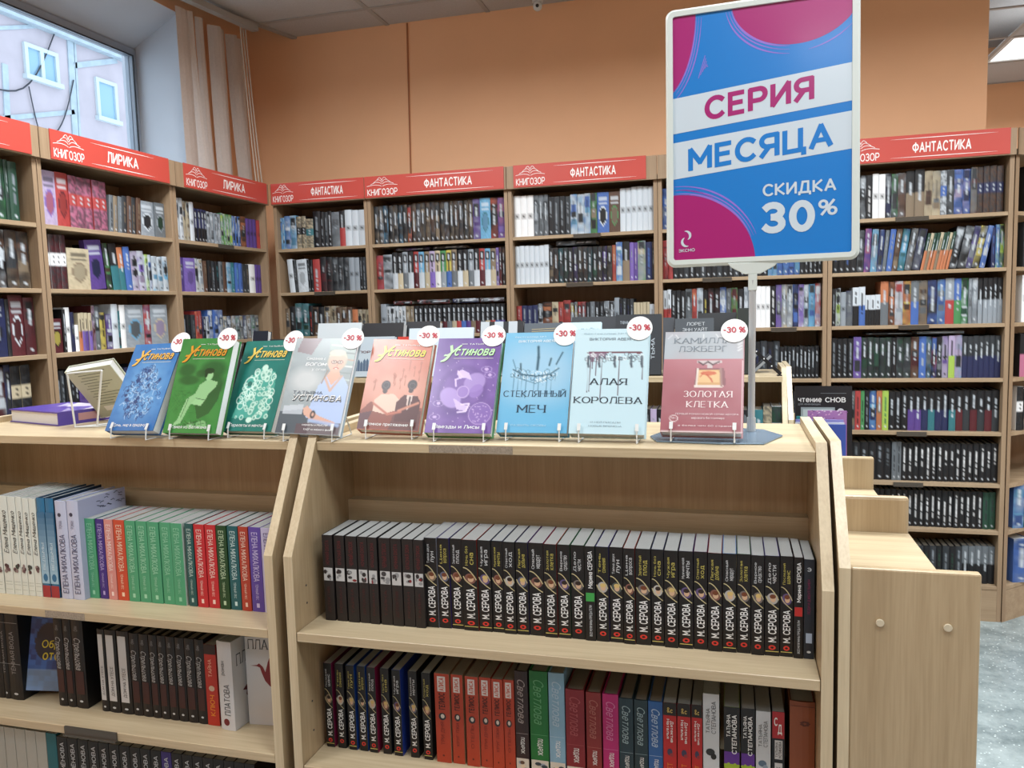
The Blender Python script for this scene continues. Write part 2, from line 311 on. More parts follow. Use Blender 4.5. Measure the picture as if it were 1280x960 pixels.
# ceiling: metal grid carrying separate tiles
S_ = .575; GX0 = -1.815; GY0 = 3.945
ce = tag(thing('ceiling', None, None), kind='structure')
b = MB(); b.box(XL-.4, 5.0, -3.1, 7.0, TOP, TOP+.05); obj('slab', b, M['ceil'], ce)
def cut(y): return -2.6+(y-3.5)*(.21/.71) if y > 2.4 else -2.66
bars = MB(); lampset = set()
lights = []
cols_ = [GX0+S_*k for k in range(-1, 13)]; rows_ = [GY0+S_*k for k in range(-13, 7)]
tile_me = None; nt = 0
for (lx, ly) in LAMPS+[(1.95, 5.85), (3.2, 4.0), (3.2, 1.5)]: lights.append((lx, ly))
def haslamp(x0, y0): return any(x0 < lx < x0+S_ and y0 < ly < y0+S_ for lx, ly in lights)
tl = MB(); tl.box(.012, S_-.012, .012, S_-.012, 0, .012); tile_me = tl.mesh('tile', [M['ceil']])
lamp_cells = []
for ci in range(len(cols_)-1):
    for ri in range(len(rows_)-1):
        x0, y0 = cols_[ci], rows_[ri]
        if y0 > YW and x0 < 1.1: continue
        if y0+S_ > 6.9 or x0+S_ > 5 or y0 < -3.05: continue
        if haslamp(x0, y0): lamp_cells.append((x0, y0)); continue
        if y0+S_ > YW and x0 < 1.13:
            q = MB(); xa = x0+.012
            if ci == 0: q.prism([(cut(y0), y0+.012), (x0+S_-.012, y0+.012), (x0+S_-.012, YW-.002), (cut(YW), YW-.002)], CEIL, CEIL+.012, 'z')
            elif x0+S_ > 1.13: q.prism([(xa, y0+.012), (x0+S_-.012, y0+.012), (x0+S_-.012, YW-.002), (xa, YW-.002)], CEIL, CEIL+.012, 'z')
            else: q.box(xa, x0+S_-.012, y0+.012, YW-.002, CEIL, CEIL+.012)
            obj('ceiling_tile', q, M['ceil'], ce)
        elif ci == 0 and y0 > 2.9:
            q = MB(); q.prism([(cut(y0+.012), y0+.012), (x0+S_-.012, y0+.012), (x0+S_-.012, y0+S_-.012), (cut(y0+S_-.012), y0+S_-.012)], CEIL, CEIL+.012, 'z'); obj('ceiling_tile', q, M['ceil'], ce)
        else:
            o = obj('ceiling_tile', None, None, ce, tile_me); o.location = (x0, y0, CEIL)
for x in cols_[1:]:
    b1 = YW-.003 if x < 1.1 else 6.85
    bars.box(x-.012, x+.012, -3.0, b1, CEIL-.004, CEIL+.002)
for y in rows_:
    if y < -3: continue
    if y < YW: bars.box(cut(y), 4.95, y-.012, y+.012, CEIL-.005, CEIL+.001)
    else: bars.box(1.14, 4.95, y-.012, y+.012, CEIL-.005, CEIL+.001)
bars.prism([(-2.62, 3.43), (-2.60, 3.43), (-2.37, YW-.004), (-2.40, YW-.004)], CEIL-.012, CEIL+.004, 'z')
tag(obj('ceiling_grid', bars, M['grid'], ce), kind='stuff')
for k, (x0, y0) in enumerate(lamp_cells):
    nm = 'square ceiling lamp panel glowing white beyond the right end of the orange wall' if y0 > 5 else 'square recessed ceiling lamp panel outside the picture, above the shop floor'
    L = thing('ceiling_lamp', nm, 'lamp', (x0, y0, CEIL), 0, None if y0 > 5 else 'ceiling lamps above the shop floor')
    q = MB(); q.box(.014, S_-.014, .014, .035, -.002, .03); q.box(.014, S_-.014, S_-.035, S_-.014, -.002, .03); q.box(.014, .035, .035, S_-.035, -.002, .03); q.box(S_-.035, S_-.014, .035, S_-.035, -.002, .03); obj('lamp_frame', q, M['white'], L)
    q = MB(); q.box(.036, S_-.036, .036, S_-.036, .006, .01); obj('diffuser', q, M['lamp'], L)
# cable duct in the wall, small dome camera
b = MB(); p = onY(509, 28, YW); p2 = onY(513, 219, YW)
b.prism([(p2.x-.004, 1.9), (p2.x+.004, 1.9), (p.x+.004, CEIL-.005), (p.x-.004, CEIL-.005)], YW-.006, YW, 'y'); obj_ = struct('trim_2', b, M['orange'])
p = onY(672, 10, YW-.10)
t = thing('security_camera', 'small white dome camera mounted under the ceiling above the back wall', 'camera', (p.x, YW-.10, CEIL-.006))
b = MB(); b.prism([(.028*math.cos(a*.5236), .028*math.sin(a*.5236)) for a in range(12)], -.016, 0, 'z'); obj('mount', b, M['white'], t)
def ball(r, n=12, k=7, sz=1):
    b = MB(); P = [[(r*math.sin(math.pi*i/k)*math.cos(6.28319*j/n), r*math.sin(math.pi*i/k)*math.sin(6.28319*j/n), r*sz*math.cos(math.pi*i/k)) for j in range(n)] for i in range(k+1)]
    for i in range(k):
        for j in range(n):
            q = [P[i][j], P[i+1][j], P[i+1][(j+1) % n], P[i][(j+1) % n]]
            if i == 0: q = q[:3]
            if i == k-1: q = [q[0], q[1], q[3]]
            b.face(q)
    return b
o = obj('housing', ball(.024), M['white'], t); o.location = (0, 0, -.036)
o = obj('camera_lens', ball(.009), M['black'], t); o.location = (.003, -.02, -.04)

# building outside the window
def facade():
    BX = -19.0
    t = thing('apartment_building', 'grey-pink panel apartment block with white windows seen through the shop window', 'building', (BX, 17, 0))
    b = MB(); b.box(-6, 0, -9.0, 13.0, -6, 9.7)
    obj('facade_wall', b, M['facade'], t)
    def P(px, py): r = ray(px, py)*((BX)/ray(px, py).x); return r.y-17, r.z+EYE
    def seam(x0, y0, x1, y1, w):
        a, c = P(x0, y0), P(x1, y1); q = MB()
        dy, dz = c[0]-a[0], c[1]-a[1]; L = math.hypot(dy, dz); ny, nz = -dz/L*w/2, dy/L*w/2
        q.prism([(a[0]+ny, a[1]+nz), (c[0]+ny, c[1]+nz), (c[0]-ny, c[1]-nz), (a[0]-ny, a[1]-nz)], 0, .04, 'x'); obj('panel_joint', q, M['seam'], t)
    seam(84, 5, 98, 250, .22); seam(92, 45, 104, 260, .07); seam(-20, 150, 92, 140, .13); seam(92, 82, 145, 76, .16); seam(-20, 36, 70, 32, .1); seam(162, 60, 172, 230, .34); seam(5, 80, 12, 220, .18)
    def win(x0, y0, x1, y1, n):
        a, c = P(x0, y0), P(x1, y1); ya, yb = sorted((a[0], c[0])); za, zb = sorted((a[1], c[1])); f = .11
        q = MB(); q.box(0, .09, ya, yb, zb-f, zb); q.box(0, .16, ya-.06, yb+.06, za-.04, za+f*.8); q.box(0, .09, ya, ya+f, za+f, zb-f); q.box(0, .09, yb-f, yb, za+f, zb-f)
        for k in range(1, n): yc = ya+(yb-ya)*k/n; q.box(0, .09, yc-.06, yc+.06, za+f, zb-f)
        wf = obj('facade_window', q, M['winwhite'], t)
        q = MB()
        q.box(.01, .03, ya+f, yb-f, za+f, zb-f); obj('window_pane', q, M['winglass'], wf)
    win(27, 52, 73, 110, 2); win(117, 96, 147, 156, 1); win(113, 44, 143, 64, 2); win(52, 163, 80, 200, 2)
    q = MB(); q.box(-6.2, .25, -9.2, 13.2, 9.7, 9.95); obj('roof_edge', q, M['seam'], t)
facade()
bld = [o for o in C.objects if o.name == 'apartment_building'][0]
for k, (a, c_, s) in enumerate((((0, 112), (68, 42), 6), ((36, 108), (50, 168), 1), ((92, 100), (66, 170), 3))):
    A, B_ = onX(*a, -18.93), onX(*c_, -18.93); q = MB(); bo = Vector(bld.location)
    q.tube([A.lerp(B_, i/8)+Vector((0, 0, -.1*s*math.sin(math.pi*i/8)))-bo for i in range(9)], .022, 4)
    obj('hanging_cable', q, M['wire'], bld)

# vertical blind pushed to the corner end of the window
t = thing('vertical_blind', 'beige vertical fabric blind gathered at the corner beside the window', 'blind', (0, 0, 0))
b = MB(); b.prism([(-2.66, 2.6), (-2.62, 2.6), (-2.44, 3.92), (-2.48, 3.92)], CEIL-.05, CEIL-.02, 'z'); obj('rail', b, M['grid'], t)
sl = [(222, 0, 246, 206, .085, 8), (228, 0, 262, 212, .085, 70), (243, 8, 270, 218, .05, 40), (262, 16, 286, 226, .09, 55), (270, 18, 292, 228, .05, 10), (283, 22, 312, 232, .085, 60), (294, 28, 318, 236, .04, 20)]
for (xa, ya, xb, yb, wd, an) in sl:
    A = onX(xa+4, ya, -2.60); B_ = onX(xb+4, yb, -2.56); A.z = CEIL-.055; B_.z = 2.026
    q = MB(); N = 10; ca, sa = math.cos(R_(an)), math.sin(R_(an))
    for i in range(N):
        f0, f1 = i/N, (i+1)/N
        def pt(f, s): 
            g = f*f; P = Vector((A.x, A.y+(B_.y-A.y)*(.35*f+.65*g), A.z+(B_.z-A.z)*f)); return P+Vector((sa*s*wd/2*.6, ca*s*wd/2+.0, 0))
        for (s0, s1) in ((-1, -.3), (-.3, .4), (.4, 1)):
            bow = lambda s: Vector((.006*(1-s*s), 0, 0))
            q.face([pt(f0, s0)+bow(s0), pt(f0, s1)+bow(s1), pt(f1, s1)+bow(s1), pt(f1, s0)+bow(s0)])
    o = obj('slat', q, M['blind'], t); s_ = o.modifiers.new('s', 'SOLIDIFY'); s_.thickness = .0012
for k in range(3):
    A = onX(300+k*3, 30, -2.50); B_ = onX(322+k*4, 238, -2.46); B_.z = 2.028
    q = MB(); q.tube([Vector((A.x+(B_.x-A.x)*f, A.y+(B_.y-A.y)*(f**2.2), A.z+(B_.z-A.z)*f+0)) for f in [i/10 for i in range(11)]], .0035, 5); obj('cord', q, M['cord'], t)

# ================================================================== bookcases along the walls
ZS = [.158, .403, .610, .836, 1.069, 1.303, 1.537, 1.767]      # shelf tops
CASE_TOP = 2.005; YB = 3.80; XC = -2.364; T = .018; DEP = .27
def bookcase(name_label, loc, rz, W, zs=ZS, price=()):
    t = thing('bookcase', name_label, 'bookcase', loc, rz)
    for x in (0, W-T):
        b = MB(); b.box(x, x+T, 0, DEP, 0, CASE_TOP); bevel(obj('side_panel', b, M['wood_bv'], t))
    b = MB(); b.box(T, W-T, DEP-.006, DEP, .14, CASE_TOP); obj('back_panel', b, M['wood_bv'], t)
    b = MB(); b.box(T, W-T, .0, .016, 0, .14); obj('plinth', b, M['wood_bh'], t)
    b = MB(); b.box(0, W, -.002, DEP, CASE_TOP, CASE_TOP+.016); obj('top_panel', b, M['wood_bh'], t)
    b = MB(); b.box(0.0005, W-.0005, -.019, -.003, 1.995, 2.102); obj('header_board', b, M['wood_bv'], t)
    for z in zs:
        b = MB(); b.box(T, W-T, .001, DEP-.006, z-.016, z); bevel(obj('shelf', b, M['wood_bh'], t))
    for (x0, x1, z) in price:
        b = MB(); b.box(x0, x1, -.0045, .0005, z-.02, z-.001); b.box(x0, x1, -.0075, -.0045, z-.02, z-.017); obj('price_strip', b, M['dark'], t)
    return t
SIGNRED, SIGNW = lin('#bf4a40'), lin('#efe9e6')
def header_sign(case, x0, x1, word, logo=True):
    """red strip with the open-book emblem, the shop's name and a section word; local plane y = -0.0225"""
    b = MB(); y = -.0225; z0, z1 = 1.999, 2.104; W = x1-x0
    b.box(x0, x1, -.0225, -.0195, z0, z1, SIGNRED)
    def tx(s, a0, a1, c0, c1, bold=.012): b.text(s, (x0+W*a0, y-.0006, z0+(z1-z0)*c0), (W*(a1-a0), 0, 0), (0, 0, (z1-z0)*(c1-c0)), SIGNW, bold)
    if logo:
        tx('КНИГОЗОР', .02, .245, .08, .40)
        cx = x0+W*.132; r = W*.108
        for (k, rr, zz, am) in ((0, 1.05, .49, .05), (1, .80, .56, .10), (2, .58, .64, .13), (3, .38, .73, .14)):
            for sg_ in (-1, 1):
                b.strip([(cx+sg_*r*rr*(.03+.97*i/10), y-.0006, z0+(z1-z0)*(zz+.045+am*math.sin(math.pi*(i/10)**.75)-(.03 if k == 0 else .0)*(1-i/10)**3)) for i in range(11)], .0022, (0, 1, 0), SIGNW)
    c = (.43, .70) if len(word) < 8 else (.44, .78)
    tx(word, c[0], c[1], .28, .70, .03)
    for zz in (.86, .13):
        pts = [(x0+W*(c[0]-.13+(c[1]-c[0]+.28)*i/10), y-.0006, z0+(z1-z0)*zz) for i in range(11)]
        b.strip(pts, [.0004+.0026*math.sin(math.pi*i/10) for i in range(11)], (0, 1, 0), SIGNW)
    o = obj('header_sign', b, M['signs'], case); o['label'] = 'red section sign reading %s in white' % word
    return o
# left bank faces the room (+X); local x runs along +Y
def left_case(y0, y1, label, price=()): return bookcase(label, (XC, y0, 0), R_(90), y1-y0, price=price), y0, y1
def back_case(x0, x1, label, price=()): return bookcase(label, (x0, YB, 0), 0, x1-x0, price=price), x0, x1
CASES = {}
yA, yB_, yC = onX(44, 320, XC).y, 2.331, 3.045
CASES['L0'] = left_case(1.60, 2.328, 'bookcase at the left picture edge under the sign ending in ОЗА')
CASES['L1'] = left_case(2.331, 3.043, 'bookcase under the window with the larger ЛИРИКА sign')
CASES['L2'] = left_case(3.046, YB-.025, 'bookcase beside the corner with the smaller ЛИРИКА sign', price=[(.3, .42, ZS[7])])
BX = [XC+.026, -1.795, -1.049, -.330, .409, 1.128]
def pr(case, px0, px1, z): return (onY(px0, 300, YB).x-BX[case], onY(px1, 300, YB).x-BX[case], z)
CASES['B0'] = back_case(BX[0]-.0, BX[1]-.002, 'narrow bookcase in the corner under the first ФАНТАСТИКА sign', price=[(.22, .34, ZS[6])])
CASES['B1'] = back_case(BX[1], BX[2]-.002, 'back wall bookcase under the second ФАНТАСТИКА sign from the corner')
CASES['B2'] = back_case(BX[2], BX[3]-.002, 'back wall bookcase under the third ФАНТАСТИКА sign, left of the poster', price=[(.32, .45, ZS[7]), (.28, .41, ZS[6])])
CASES['B3'] = back_case(BX[3], BX[4]-.002, 'back wall bookcase behind the sale poster and its pole', price=[(.2, .33, ZS[6]), (.5, .61, ZS[5])])
CASES['B4'] = back_case(BX[4], BX[5], 'bookcase at the right end of the back wall by the floor', price=[(.27, .40, ZS[7]), (.29, .41, ZS[5]), (.29, .41, ZS[3]), (.28, .40, ZS[2])])
sg = lambda k, a, c, w, **q: header_sign(CASES[k][0], a, c, w, **q)
sg('L0', .10, onX(33, 185, XC).y-1.60, 'ПРОЗА')
sg('L1', onX(56, 175, XC).y-2.331, onX(206, 215, XC).y-2.331, 'ЛИРИКА')
sg('L2', onX(225, 225, XC).y-3.046, onX(329, 245, XC).y-3.046, 'ЛИРИКА')
sg('B0', .006, BX[1]-BX[0]-.004, 'ФАНТАСТИКА')
sg('B1', .0, onY(631, 220, YB).x-BX[1], 'ФАНТАСТИКА')
sg('B2', onY(643, 215, YB).x-BX[2], onY(808, 205, YB).x-BX[2], 'ФАНТАСТИКА')
sg('B4', onY(1048, 190, YB).x-BX[4], onY(1261, 180, YB).x-BX[4], 'ФАНТАСТИКА')
# angled case past the right end of the back wall
def corner_case():
    o_ = Vector((BX[5]+.004, YB-.001)); L = .74; ca, sa = math.cos(R_(42)), math.sin(R_(42)); D_ = L*sa+.02
    t = thing('corner_bookcase', 'angled bookcase at the right picture edge with a blue book on its lowest shelf', 'bookcase', (o_.x, o_.y, 0))
    foot = [(T, T*sa/ca), (L*ca, L*sa), (L*ca, D_-.006), (T, D_-.006)]
    b = MB(); b.prism([(0, 0), (T, T*sa/ca), (T, D_), (0, D_)], 0, CASE_TOP, 'z'); obj('side_panel', b, M['wood_bv'], t)
    b = MB(); b.box(T, L*ca, D_-.006, D_, .14, CASE_TOP); obj('back_panel', b, M['wood_bv'], t)
    b = MB(); b.prism([(T, T*sa/ca), (L*ca, L*sa), (L*ca, L*sa+.016), (T, T*sa/ca+.016)], 0, .14, 'z'); obj('plinth', b, M['wood_bh'], t)
    b = MB(); b.prism([(0, 0), (L*ca, L*sa), (L*ca, D_), (0, D_)], CASE_TOP, CASE_TOP+.016, 'z'); obj('top_panel', b, M['wood_bh'], t)
    b = MB(); b.prism([(.003, -.02), (L*ca, L*sa-.02), (L*ca, L*sa-.003), (.003, -.003)], 1.995, 2.102, 'z'); obj('header_board', b, M['wood_bv'], t)
    for z in ZS:
        b = MB(); b.prism(foot, z-.016, z, 'z'); obj('shelf', b, M['wood_bh'], t)
corner_case()
# crumpled papers on top of the corner cases
for (xa, xb, yy, lb) in ((396, 412, 221, 'flat scrap of white paper on top of the corner bookcase'), (419, 434, 219, 'crumpled white paper ball on top of the corner bookcase')):
    A = onY(xa, yy, YB+.10); B_ = onY(xb, yy, YB+.10); q = MB(); n = 7; hh = .035 if 'flat' in lb else .05
    for i in range(n):
        for j in range(4):
            x0 = A.x+(B_.x-A.x)*i/n; x1 = A.x+(B_.x-A.x)*(i+1)/n; y0 = YB+.04+.03*j
            H = lambda a, c: 2.0225+hh*(1.1+.5*math.sin(7*a*30+c*3))*max(0, math.sin(math.pi*min(1, max(0, (a-A.x)/(B_.x-A.x)))))*math.sin(math.pi*(c+.0)/4)
            q.face([(x0, y0, H(x0, j)), (x1, y0, H(x1, j)), (x1, y0+.03, H(x1, j+1)), (x0, y0+.03, H(x0, j+1))])
    o = obj('paper_scrap', q, M['white']); tag(o, lb, 'paper'); s_ = o.modifiers.new('s', 'SOLIDIFY'); s_.thickness = .001; s_.offset = 1

# ================================================================== books on the wall shelves
PAL = dict(k='#15171c', K='#2e343a', w='#ccd8e2', W='#f0f3f5', s='#8f9ba6', G='#666f76', n='#1d2756', b='#2f64b8', c='#56a6d2', t='#1d7580',
           g='#3f8f50', d='#1a4836', y='#d0bf3a', o='#c4703a', r='#b22e2c', m='#5a1622', p='#55358f', v='#7457b4', l='#b3a2c9', e='#c3b593', B='#5a3d2c', T='#87755c', i='#c2658c', L='#a3c83a')
CN = dict(k='black', K='charcoal', w='pale grey', W='white', s='silver grey', G='grey', n='navy', b='blue', c='sky blue', t='teal', g='green', d='dark green', y='yellow', o='orange', r='red', m='maroon', p='purple', v='violet', l='lilac', e='beige', B='brown', T='tan', i='pink', L='lime')
def pc(k):
    c = np.array(lin(PAL[k])); g = c.mean(); return (c*.82+g*.18)*.92
def spine_art(st, cs, r, nu=4, nv=22):
    a = np.zeros((nv+1, nu+1, 3)); cl = [pc(c) for c in cs]; base = cl[0]; c1 = cl[1 % len(cl)]; c2 = cl[2 % len(cl)]
    a[:] = base
    light = pc('w') if base.mean() < .35 else pc('k')
    if st in 'af':
        for i in range(nv+1):
            for j in range(nu+1):
                q = r.random(); a[i, j] = cl[0] if q < .64 else (c1 if q < .86 else c2)
                a[i, j] = a[i, j]*(.7+.5*r.random())
        for _ in range(2):
            for i in range(1, nv): a[i] = (a[i]*2+a[i-1]+a[i+1])/4
            for j in range(1, nu): a[:, j] = (a[:, j]*2+a[:, j-1]+a[:, j+1])/4
        m_ = a.mean(axis=(0, 1)); a = m_+(a-m_)*1.1; a = np.clip(a*.85, 0, 1)
    if st in 'af':
        for _ in range(3):
            i0_ = r.randint(1, nv-6); a[i0_:i0_+r.randint(2, 5), 1:nu] = (c1, c2, pc('K'), base)[r.randint(0, 3)]*r.uniform(.5, .95)
        if st == 'a':
            for i in range(r.randint(3, 6), r.randint(10, 15)): a[i, 2] = a[i, 2]*.5+light*.5*r.random()
    if st == 'c':     # a book standing face out: title over a round picture
        for i in range(nv+1):
            for j in range(nu+1):
                x, y = j/nu-.5, i/nv-.58; d = (x/.26)**2+(y/.2)**2; a[i, j] = base*(.85+.25*r.random())
                if d < 1: a[i, j] = c2*.6
                elif d < 1.5: a[i, j] = c1
        for i in (3, 4, 6): a[i, 2:nu-1] = light*.7+base*.3
    if st == 'h':
        k = int(nv*.5); a[k:] = c1
    if st == 'q':     # picture top, plain band, picture foot
        k0, k1 = int(nv*.37), int(nv*.62)
        for i in list(range(0, k0))+list(range(k1, nv+1)):
            for j in range(nu+1): a[i, j] = (c1*.75 if r.random() < .5 else pc('K')*.6+c1*.25)*(.7+.5*r.random())
        a[k0:k1, 1:nu] = base
        for i in range(k0+1, k1-1, 2): a[i, 2] = light*.8
    if st in 'lhf' or st == 't':
        v0, v1 = r.randint(3, 5), r.randint(10, 16)
        tc_ = (c1 if st == 'l' and len(cs) > 1 else light)
        for i in range(v0, v1): a[i, 2] = tc_*(.55+.45*r.random()) if r.random() < .88 else a[i, 2]
        if st == 'l':
            for i in range(v1+1, min(nv-3, v1+r.randint(2, 5))): a[i, 2] = tc_*.6
    if st == 't':     # boxed title near the head, coloured foot
        a[2:7, 1:nu] = pc('k'); a[3:6, 2] = pc('w'); a[nv//2+2:] = c1*(.8+.3*r.random()); a[nv//2:nv//2+2, 2] = light*.7
    if st == 'm':     # white with small motif
        a[nv//2-1:nv//2+2, 1:nu] = base*.6; a[nv//2, 2] = pc('k')
    if st in 'ltf': a[nv-2, 2] = light*.9
    return a
def hard_mesh(b, t, h, d, art, side, X=None, page=None):
    """closed hardback standing spine forward: local x 0..t, y 0..d, z 0..h"""
    X = X or Matrix.Identity(4); i0 = len(b.v); pg = page or lin('#bdb7aa'); c = .0022; n = art.shape[1]-1
    nv = art.shape[0]-1; bow = min(.004, t*.14)
    for r in range(nv+1):
        for k in range(n+1):
            f = k/n; b.v.append((t*f, bow*(2*f-1)**2, h*(1-r/nv)))
    for r in range(nv):
        for k in range(n):
            a = i0+r*(n+1)+k; b.f.append((a, a+n+1, a+n+2, a+1)); b.c.append([art[r, k], art[r+1, k], art[r+1, k+1], art[r, k+1]]); b.m.append(0)
    b.box(0, c, bow, d, 0, h, side, skip=''); b.box(t-c, t, bow, d, 0, h, side)
    b.box(c, t-c, bow+.001, d-.003, .003, h-.003, pg)
    top = [(t*k/n, bow*(2*k/n-1)**2, h) for k in range(n+1)]
    b.face(top+[(t-c, bow+.003, h), (c, bow+.003, h)], side)
    for i in range(i0, len(b.v)): b.v[i] = tuple(X @ Vector(b.v[i]))
BG = []      # every book of the wall shelves: dict with its place, size and look
def row(case, zi, x0, items, setback=.03, default_h=.195, z=None):
    """items: (right edge px, count, style, colours, height m, lean deg); a count of 0 leaves a gap"""
    left = case[0] == 'L'; zz = ZS[zi] if z is None else z; r = rng
    cur = x0; idx = 0
    if left: f = lambda s: Vector((XC-setback, s, zz+.1))
    else: f = lambda s: Vector((s, YB+setback, zz+.1))
    lo, hi = (1.0, 3.78) if left else (-2.4, 1.2)
    cs_, ce_ = CASES[case][1]+T+.001, CASES[case][2]-T-.001
    for it in items:
        px, n, st, cs = it[:4]; h = it[4] if len(it) > 4 and it[4] else default_h; lean = it[5] if len(it) > 5 else 0
        a = max(cs_, solve(f, cur, lo, hi)); e_ = min(ce_, solve(f, px, lo, hi)); cur = px
        if n == 0 or e_-a < .004: continue
        w = (e_-a)/n; groups = cs.split('/')
        for k in range(n):
            g = groups[k % len(groups)]; idx += 1; hh = h*(1+r.uniform(-.012, .012)); tt = w-.0006
            dd = .13 if hh < .17 else .145; dd = min(dd, .2)
            BG.append(dict(case=case, zi=zi, idx=idx, s=a+k*w, t=tt, h=hh, d=dd, st=st, cs=g, lean=lean, z=zz, sb=setback+r.uniform(0, .006), seed=r.random(), yaw=0))
row('L0', 7, -30, [(-8, 1, 'a', 'dk'), (8, 1, 'f', 'dgk', .21), (13, 1, 'a', 'dd', .21), (24, 1, 'l', 'ds', .205)], default_h=.21)
row('L0', 6, -30, [(-4, 1, 'f', 'kB'), (9, 1, 'f', 'kBw', .2), (24, 1, 'f', 'kBT', .2), (39, 1, 'f', 'kTB', .2)])
row('L0', 5, -30, [(9, 1, 'f', 'nkw', .2), (14, 1, 'a', 'kK'), (32, 1, 'l', 'mw', .21), (45, 1, 'f', 'mkm', .205)])
row('L0', 4, -30, [(-4, 1, 'f', 'mkm'), (9, 1, 'f', 'mkw', .2), (17, 1, 'f', 'nkn', .205), (29, 1, 'q', 'ekk', .2), (41, 1, 'q', 'ekk', .2)])
row('L1', 7, 48, [(54, 1, 'a', 'vlv', .205), (72, 1, 'a', 'lviw', .2), (88, 1, 'a', 'rmr', .2), (136, 5, 'q', 'rim', .195), (152, 3, 'l', 'GKs/Ts/Gs', .15, 4), (176, 4, 'l', 'KT/Bs/KT/BT', .155, 4), (194, 1, 'a', 'swKc', .15), (213, 1, 'a', 'Gsd', .152)])
row('L1', 6, 57, [(85, 4, 'q', 'WmB', .2), (113, 1, 'a', 'eTe', .155), (134, 1, 'a', 'ppn', .19, -5), (141, 1, 'f', 'kgB', .185, -5), (151, 1, 'h', 'kt', .185, -5), (158, 1, 'h', 'oty', .175, -5), (166, 1, 'l', 'bw', .18, -4), (183, 2, 'f', 'lws/wlv', .165, -2), (192, 2, 'f', 'wLg/wb', .155, -2), (211, 3, 'f', 'wsc', .15, -1)])
row('L1', 5, 64, [(79, 1, 'a', 'mkyi', .125), (83, 1, 'l', 'kw', .16), (90, 1, 'm', 'Ww', .165), (94, 1, 'a', 'nk', .15), (99, 1, 'm', 'WW', .1), (116, 4, 'h', 'eo/ev/ep/ev', .145), (120, 1, 'a', 'mlT', .175), (127, 1, 'f', 'GKs', .17), (134, 1, 'f', 'yTk', .145), (141, 1, 'f', 'pwk', .14), (149, 1, 'm', 'ws', .18), (152, 1, 'a', 'tt', .15), (159, 1, 'm', 'Ww', .175), (182, 1, 'a', 'scGs', .175), (190, 1, 'f', 'rpw', .175), (211, 1, 'a', 'selc', .175)])
row('L1', 4, 72, [(100, 5, 'l', 'ks/Ks/kT/ks/kw', .165), (112, 1, 'a', 'ppl', .14), (122, 0, '', ''), (166, 5, 'l', 'ns/kp', .155), (214, 5, 'f', 'kK/nG', .16)])
row('L2', 7, 221, [(230, 2, 'f', 'wsW', .19), (238, 2, 'f', 'esT', .18), (244, 1, 'm', 'wW', .18), (260, 4, 't', 'nkn', .155), (277, 4, 'f', 'sGw', .15), (292, 4, 'f', 'gwL', .155), (301, 3, 'f', 'bwc', .152), (308, 1, 'a', 'BoB', .155), (322, 3, 'm', 'pn', .15), (330, 2, 'm', 'ro', .15)])
row('L2', 6, 226, [(231, 1, 'a', 'pp', .155), (245, 1, 'a', 'vv', .155), (256, 2, 'f', 'wse', .155, -3), (284, 6, 'l', 'BT/kB/Ks/kt/Gk/BK', .15), (290, 1, 'a', 'cwc', .15), (304, 3, 'l', 'tc/bc/bb', .15), (313, 2, 'l', 'KG/KT', .145), (320, 1, 'm', 'Ww', .147), (329, 2, 'm', 'pv', .147)])
row('L2', 5, 229, [(245, 3, 'l', 'ks/kd/KG', .13), (254, 2, 'a', 'ror', .145), (262, 2, 'f', 'nks/wsn', .12), (280, 3, 'f', 'bws/bwb', .15), (324, 9, 'f', 'Gse/nws/Tws/sgG', .12)])
row('L2', 4, 232, [(330, 12, 'l', 'ks/nG/Kw', .15)])
row('B0', 7, 345, [(348, 1, 'l', 'kw', .175), (355, 2, 'a', 'cbwe', .165), (362, 1, 'a', 'bcw', .175), (370, 1, 'a', 'cwbk', .175), (382, 2, 'q', 'kek', .17), (391, 1, 'q', 'tec', .155), (400, 1, 'l', 'ks', .19), (414, 3, 'l', 'ks/Ks/kw', .185), (424, 1, 'a', 'GsG', .18), (431, 1, 'h', 'kr', .185), (456, 3, 'm', 'wW', .185)])
row('B0', 6, 351, [(361, 0, '', ''), (368, 1, 'm', 'ws', .175, -4), (372, 1, 'a', 'KkG', .17, -4), (385, 1, 'm', 'ww', .175, -3), (391, 2, 'l', 'ks', .17, -2), (400, 1, 'l', 'rw', .17, -1), (415, 2, 'a', 'kmK/kKm', .18), (436, 3, 'a', 'KGk', .175), (449, 2, 'm', 'sw', .17), (460, 3, 'l', 'ks/Ks', .17)])
row('B0', 5, 352, [(362, 1, 'a', 'TB', .15), (369, 1, 'l', 'ks', .16), (386, 2, 'f', 'tds', .175), (391, 1, 'l', 'kr', .16), (405, 2, 'f', 'BkT/kK', .155), (420, 2, 'f', 'TeB/eTG', .155), (440, 3, 'f', 'BTk', .15), (447, 1, 'm', 'ot', .135), (462, 3, 'f', 'eTG', .135)])
row('B0', 4, 352, [(462, 14, 'l', 'ks/Ts/ns', .17)])
row('B1', 7, 466, [(509, 7, 'f', 'kKT/kTs/kKc', .195), (514, 1, 'f', 'kor', .19), (591, 13, 'f', 'kTB/kBs/kTK', .197), (600, 1, 'f', 'ppwb', .2), (613, 1, 'a', 'ctc', .2), (622, 1, 'f', 'kro', .2), (631, 1, 'f', 'pvi', .2)])
row('B1', 6, 470, [(479, 1, 'a', 'rmi', .175), (490, 1, 'a', 'skw', .175), (620, 19, 't', 'kw/ke/sG/kw/rm/cw/Te/lv/eW/gs/yb/TG', .185), (631, 3, 'f', 'vlk/kmr/kBK', .187)])
row('B1', 5, 476, [(483, 1, 'm', 'sw', .16), (507, 5, 'f', 'wWs', .145), (517, 2, 'a', 'TeT', .145), (631, 19, 't', 'kG/ke/kr/kb/kp/kT/km', .145)])
row('B1', 4, 478, [(632, 22, 'l', 'ks/Ks/ns', .16)])
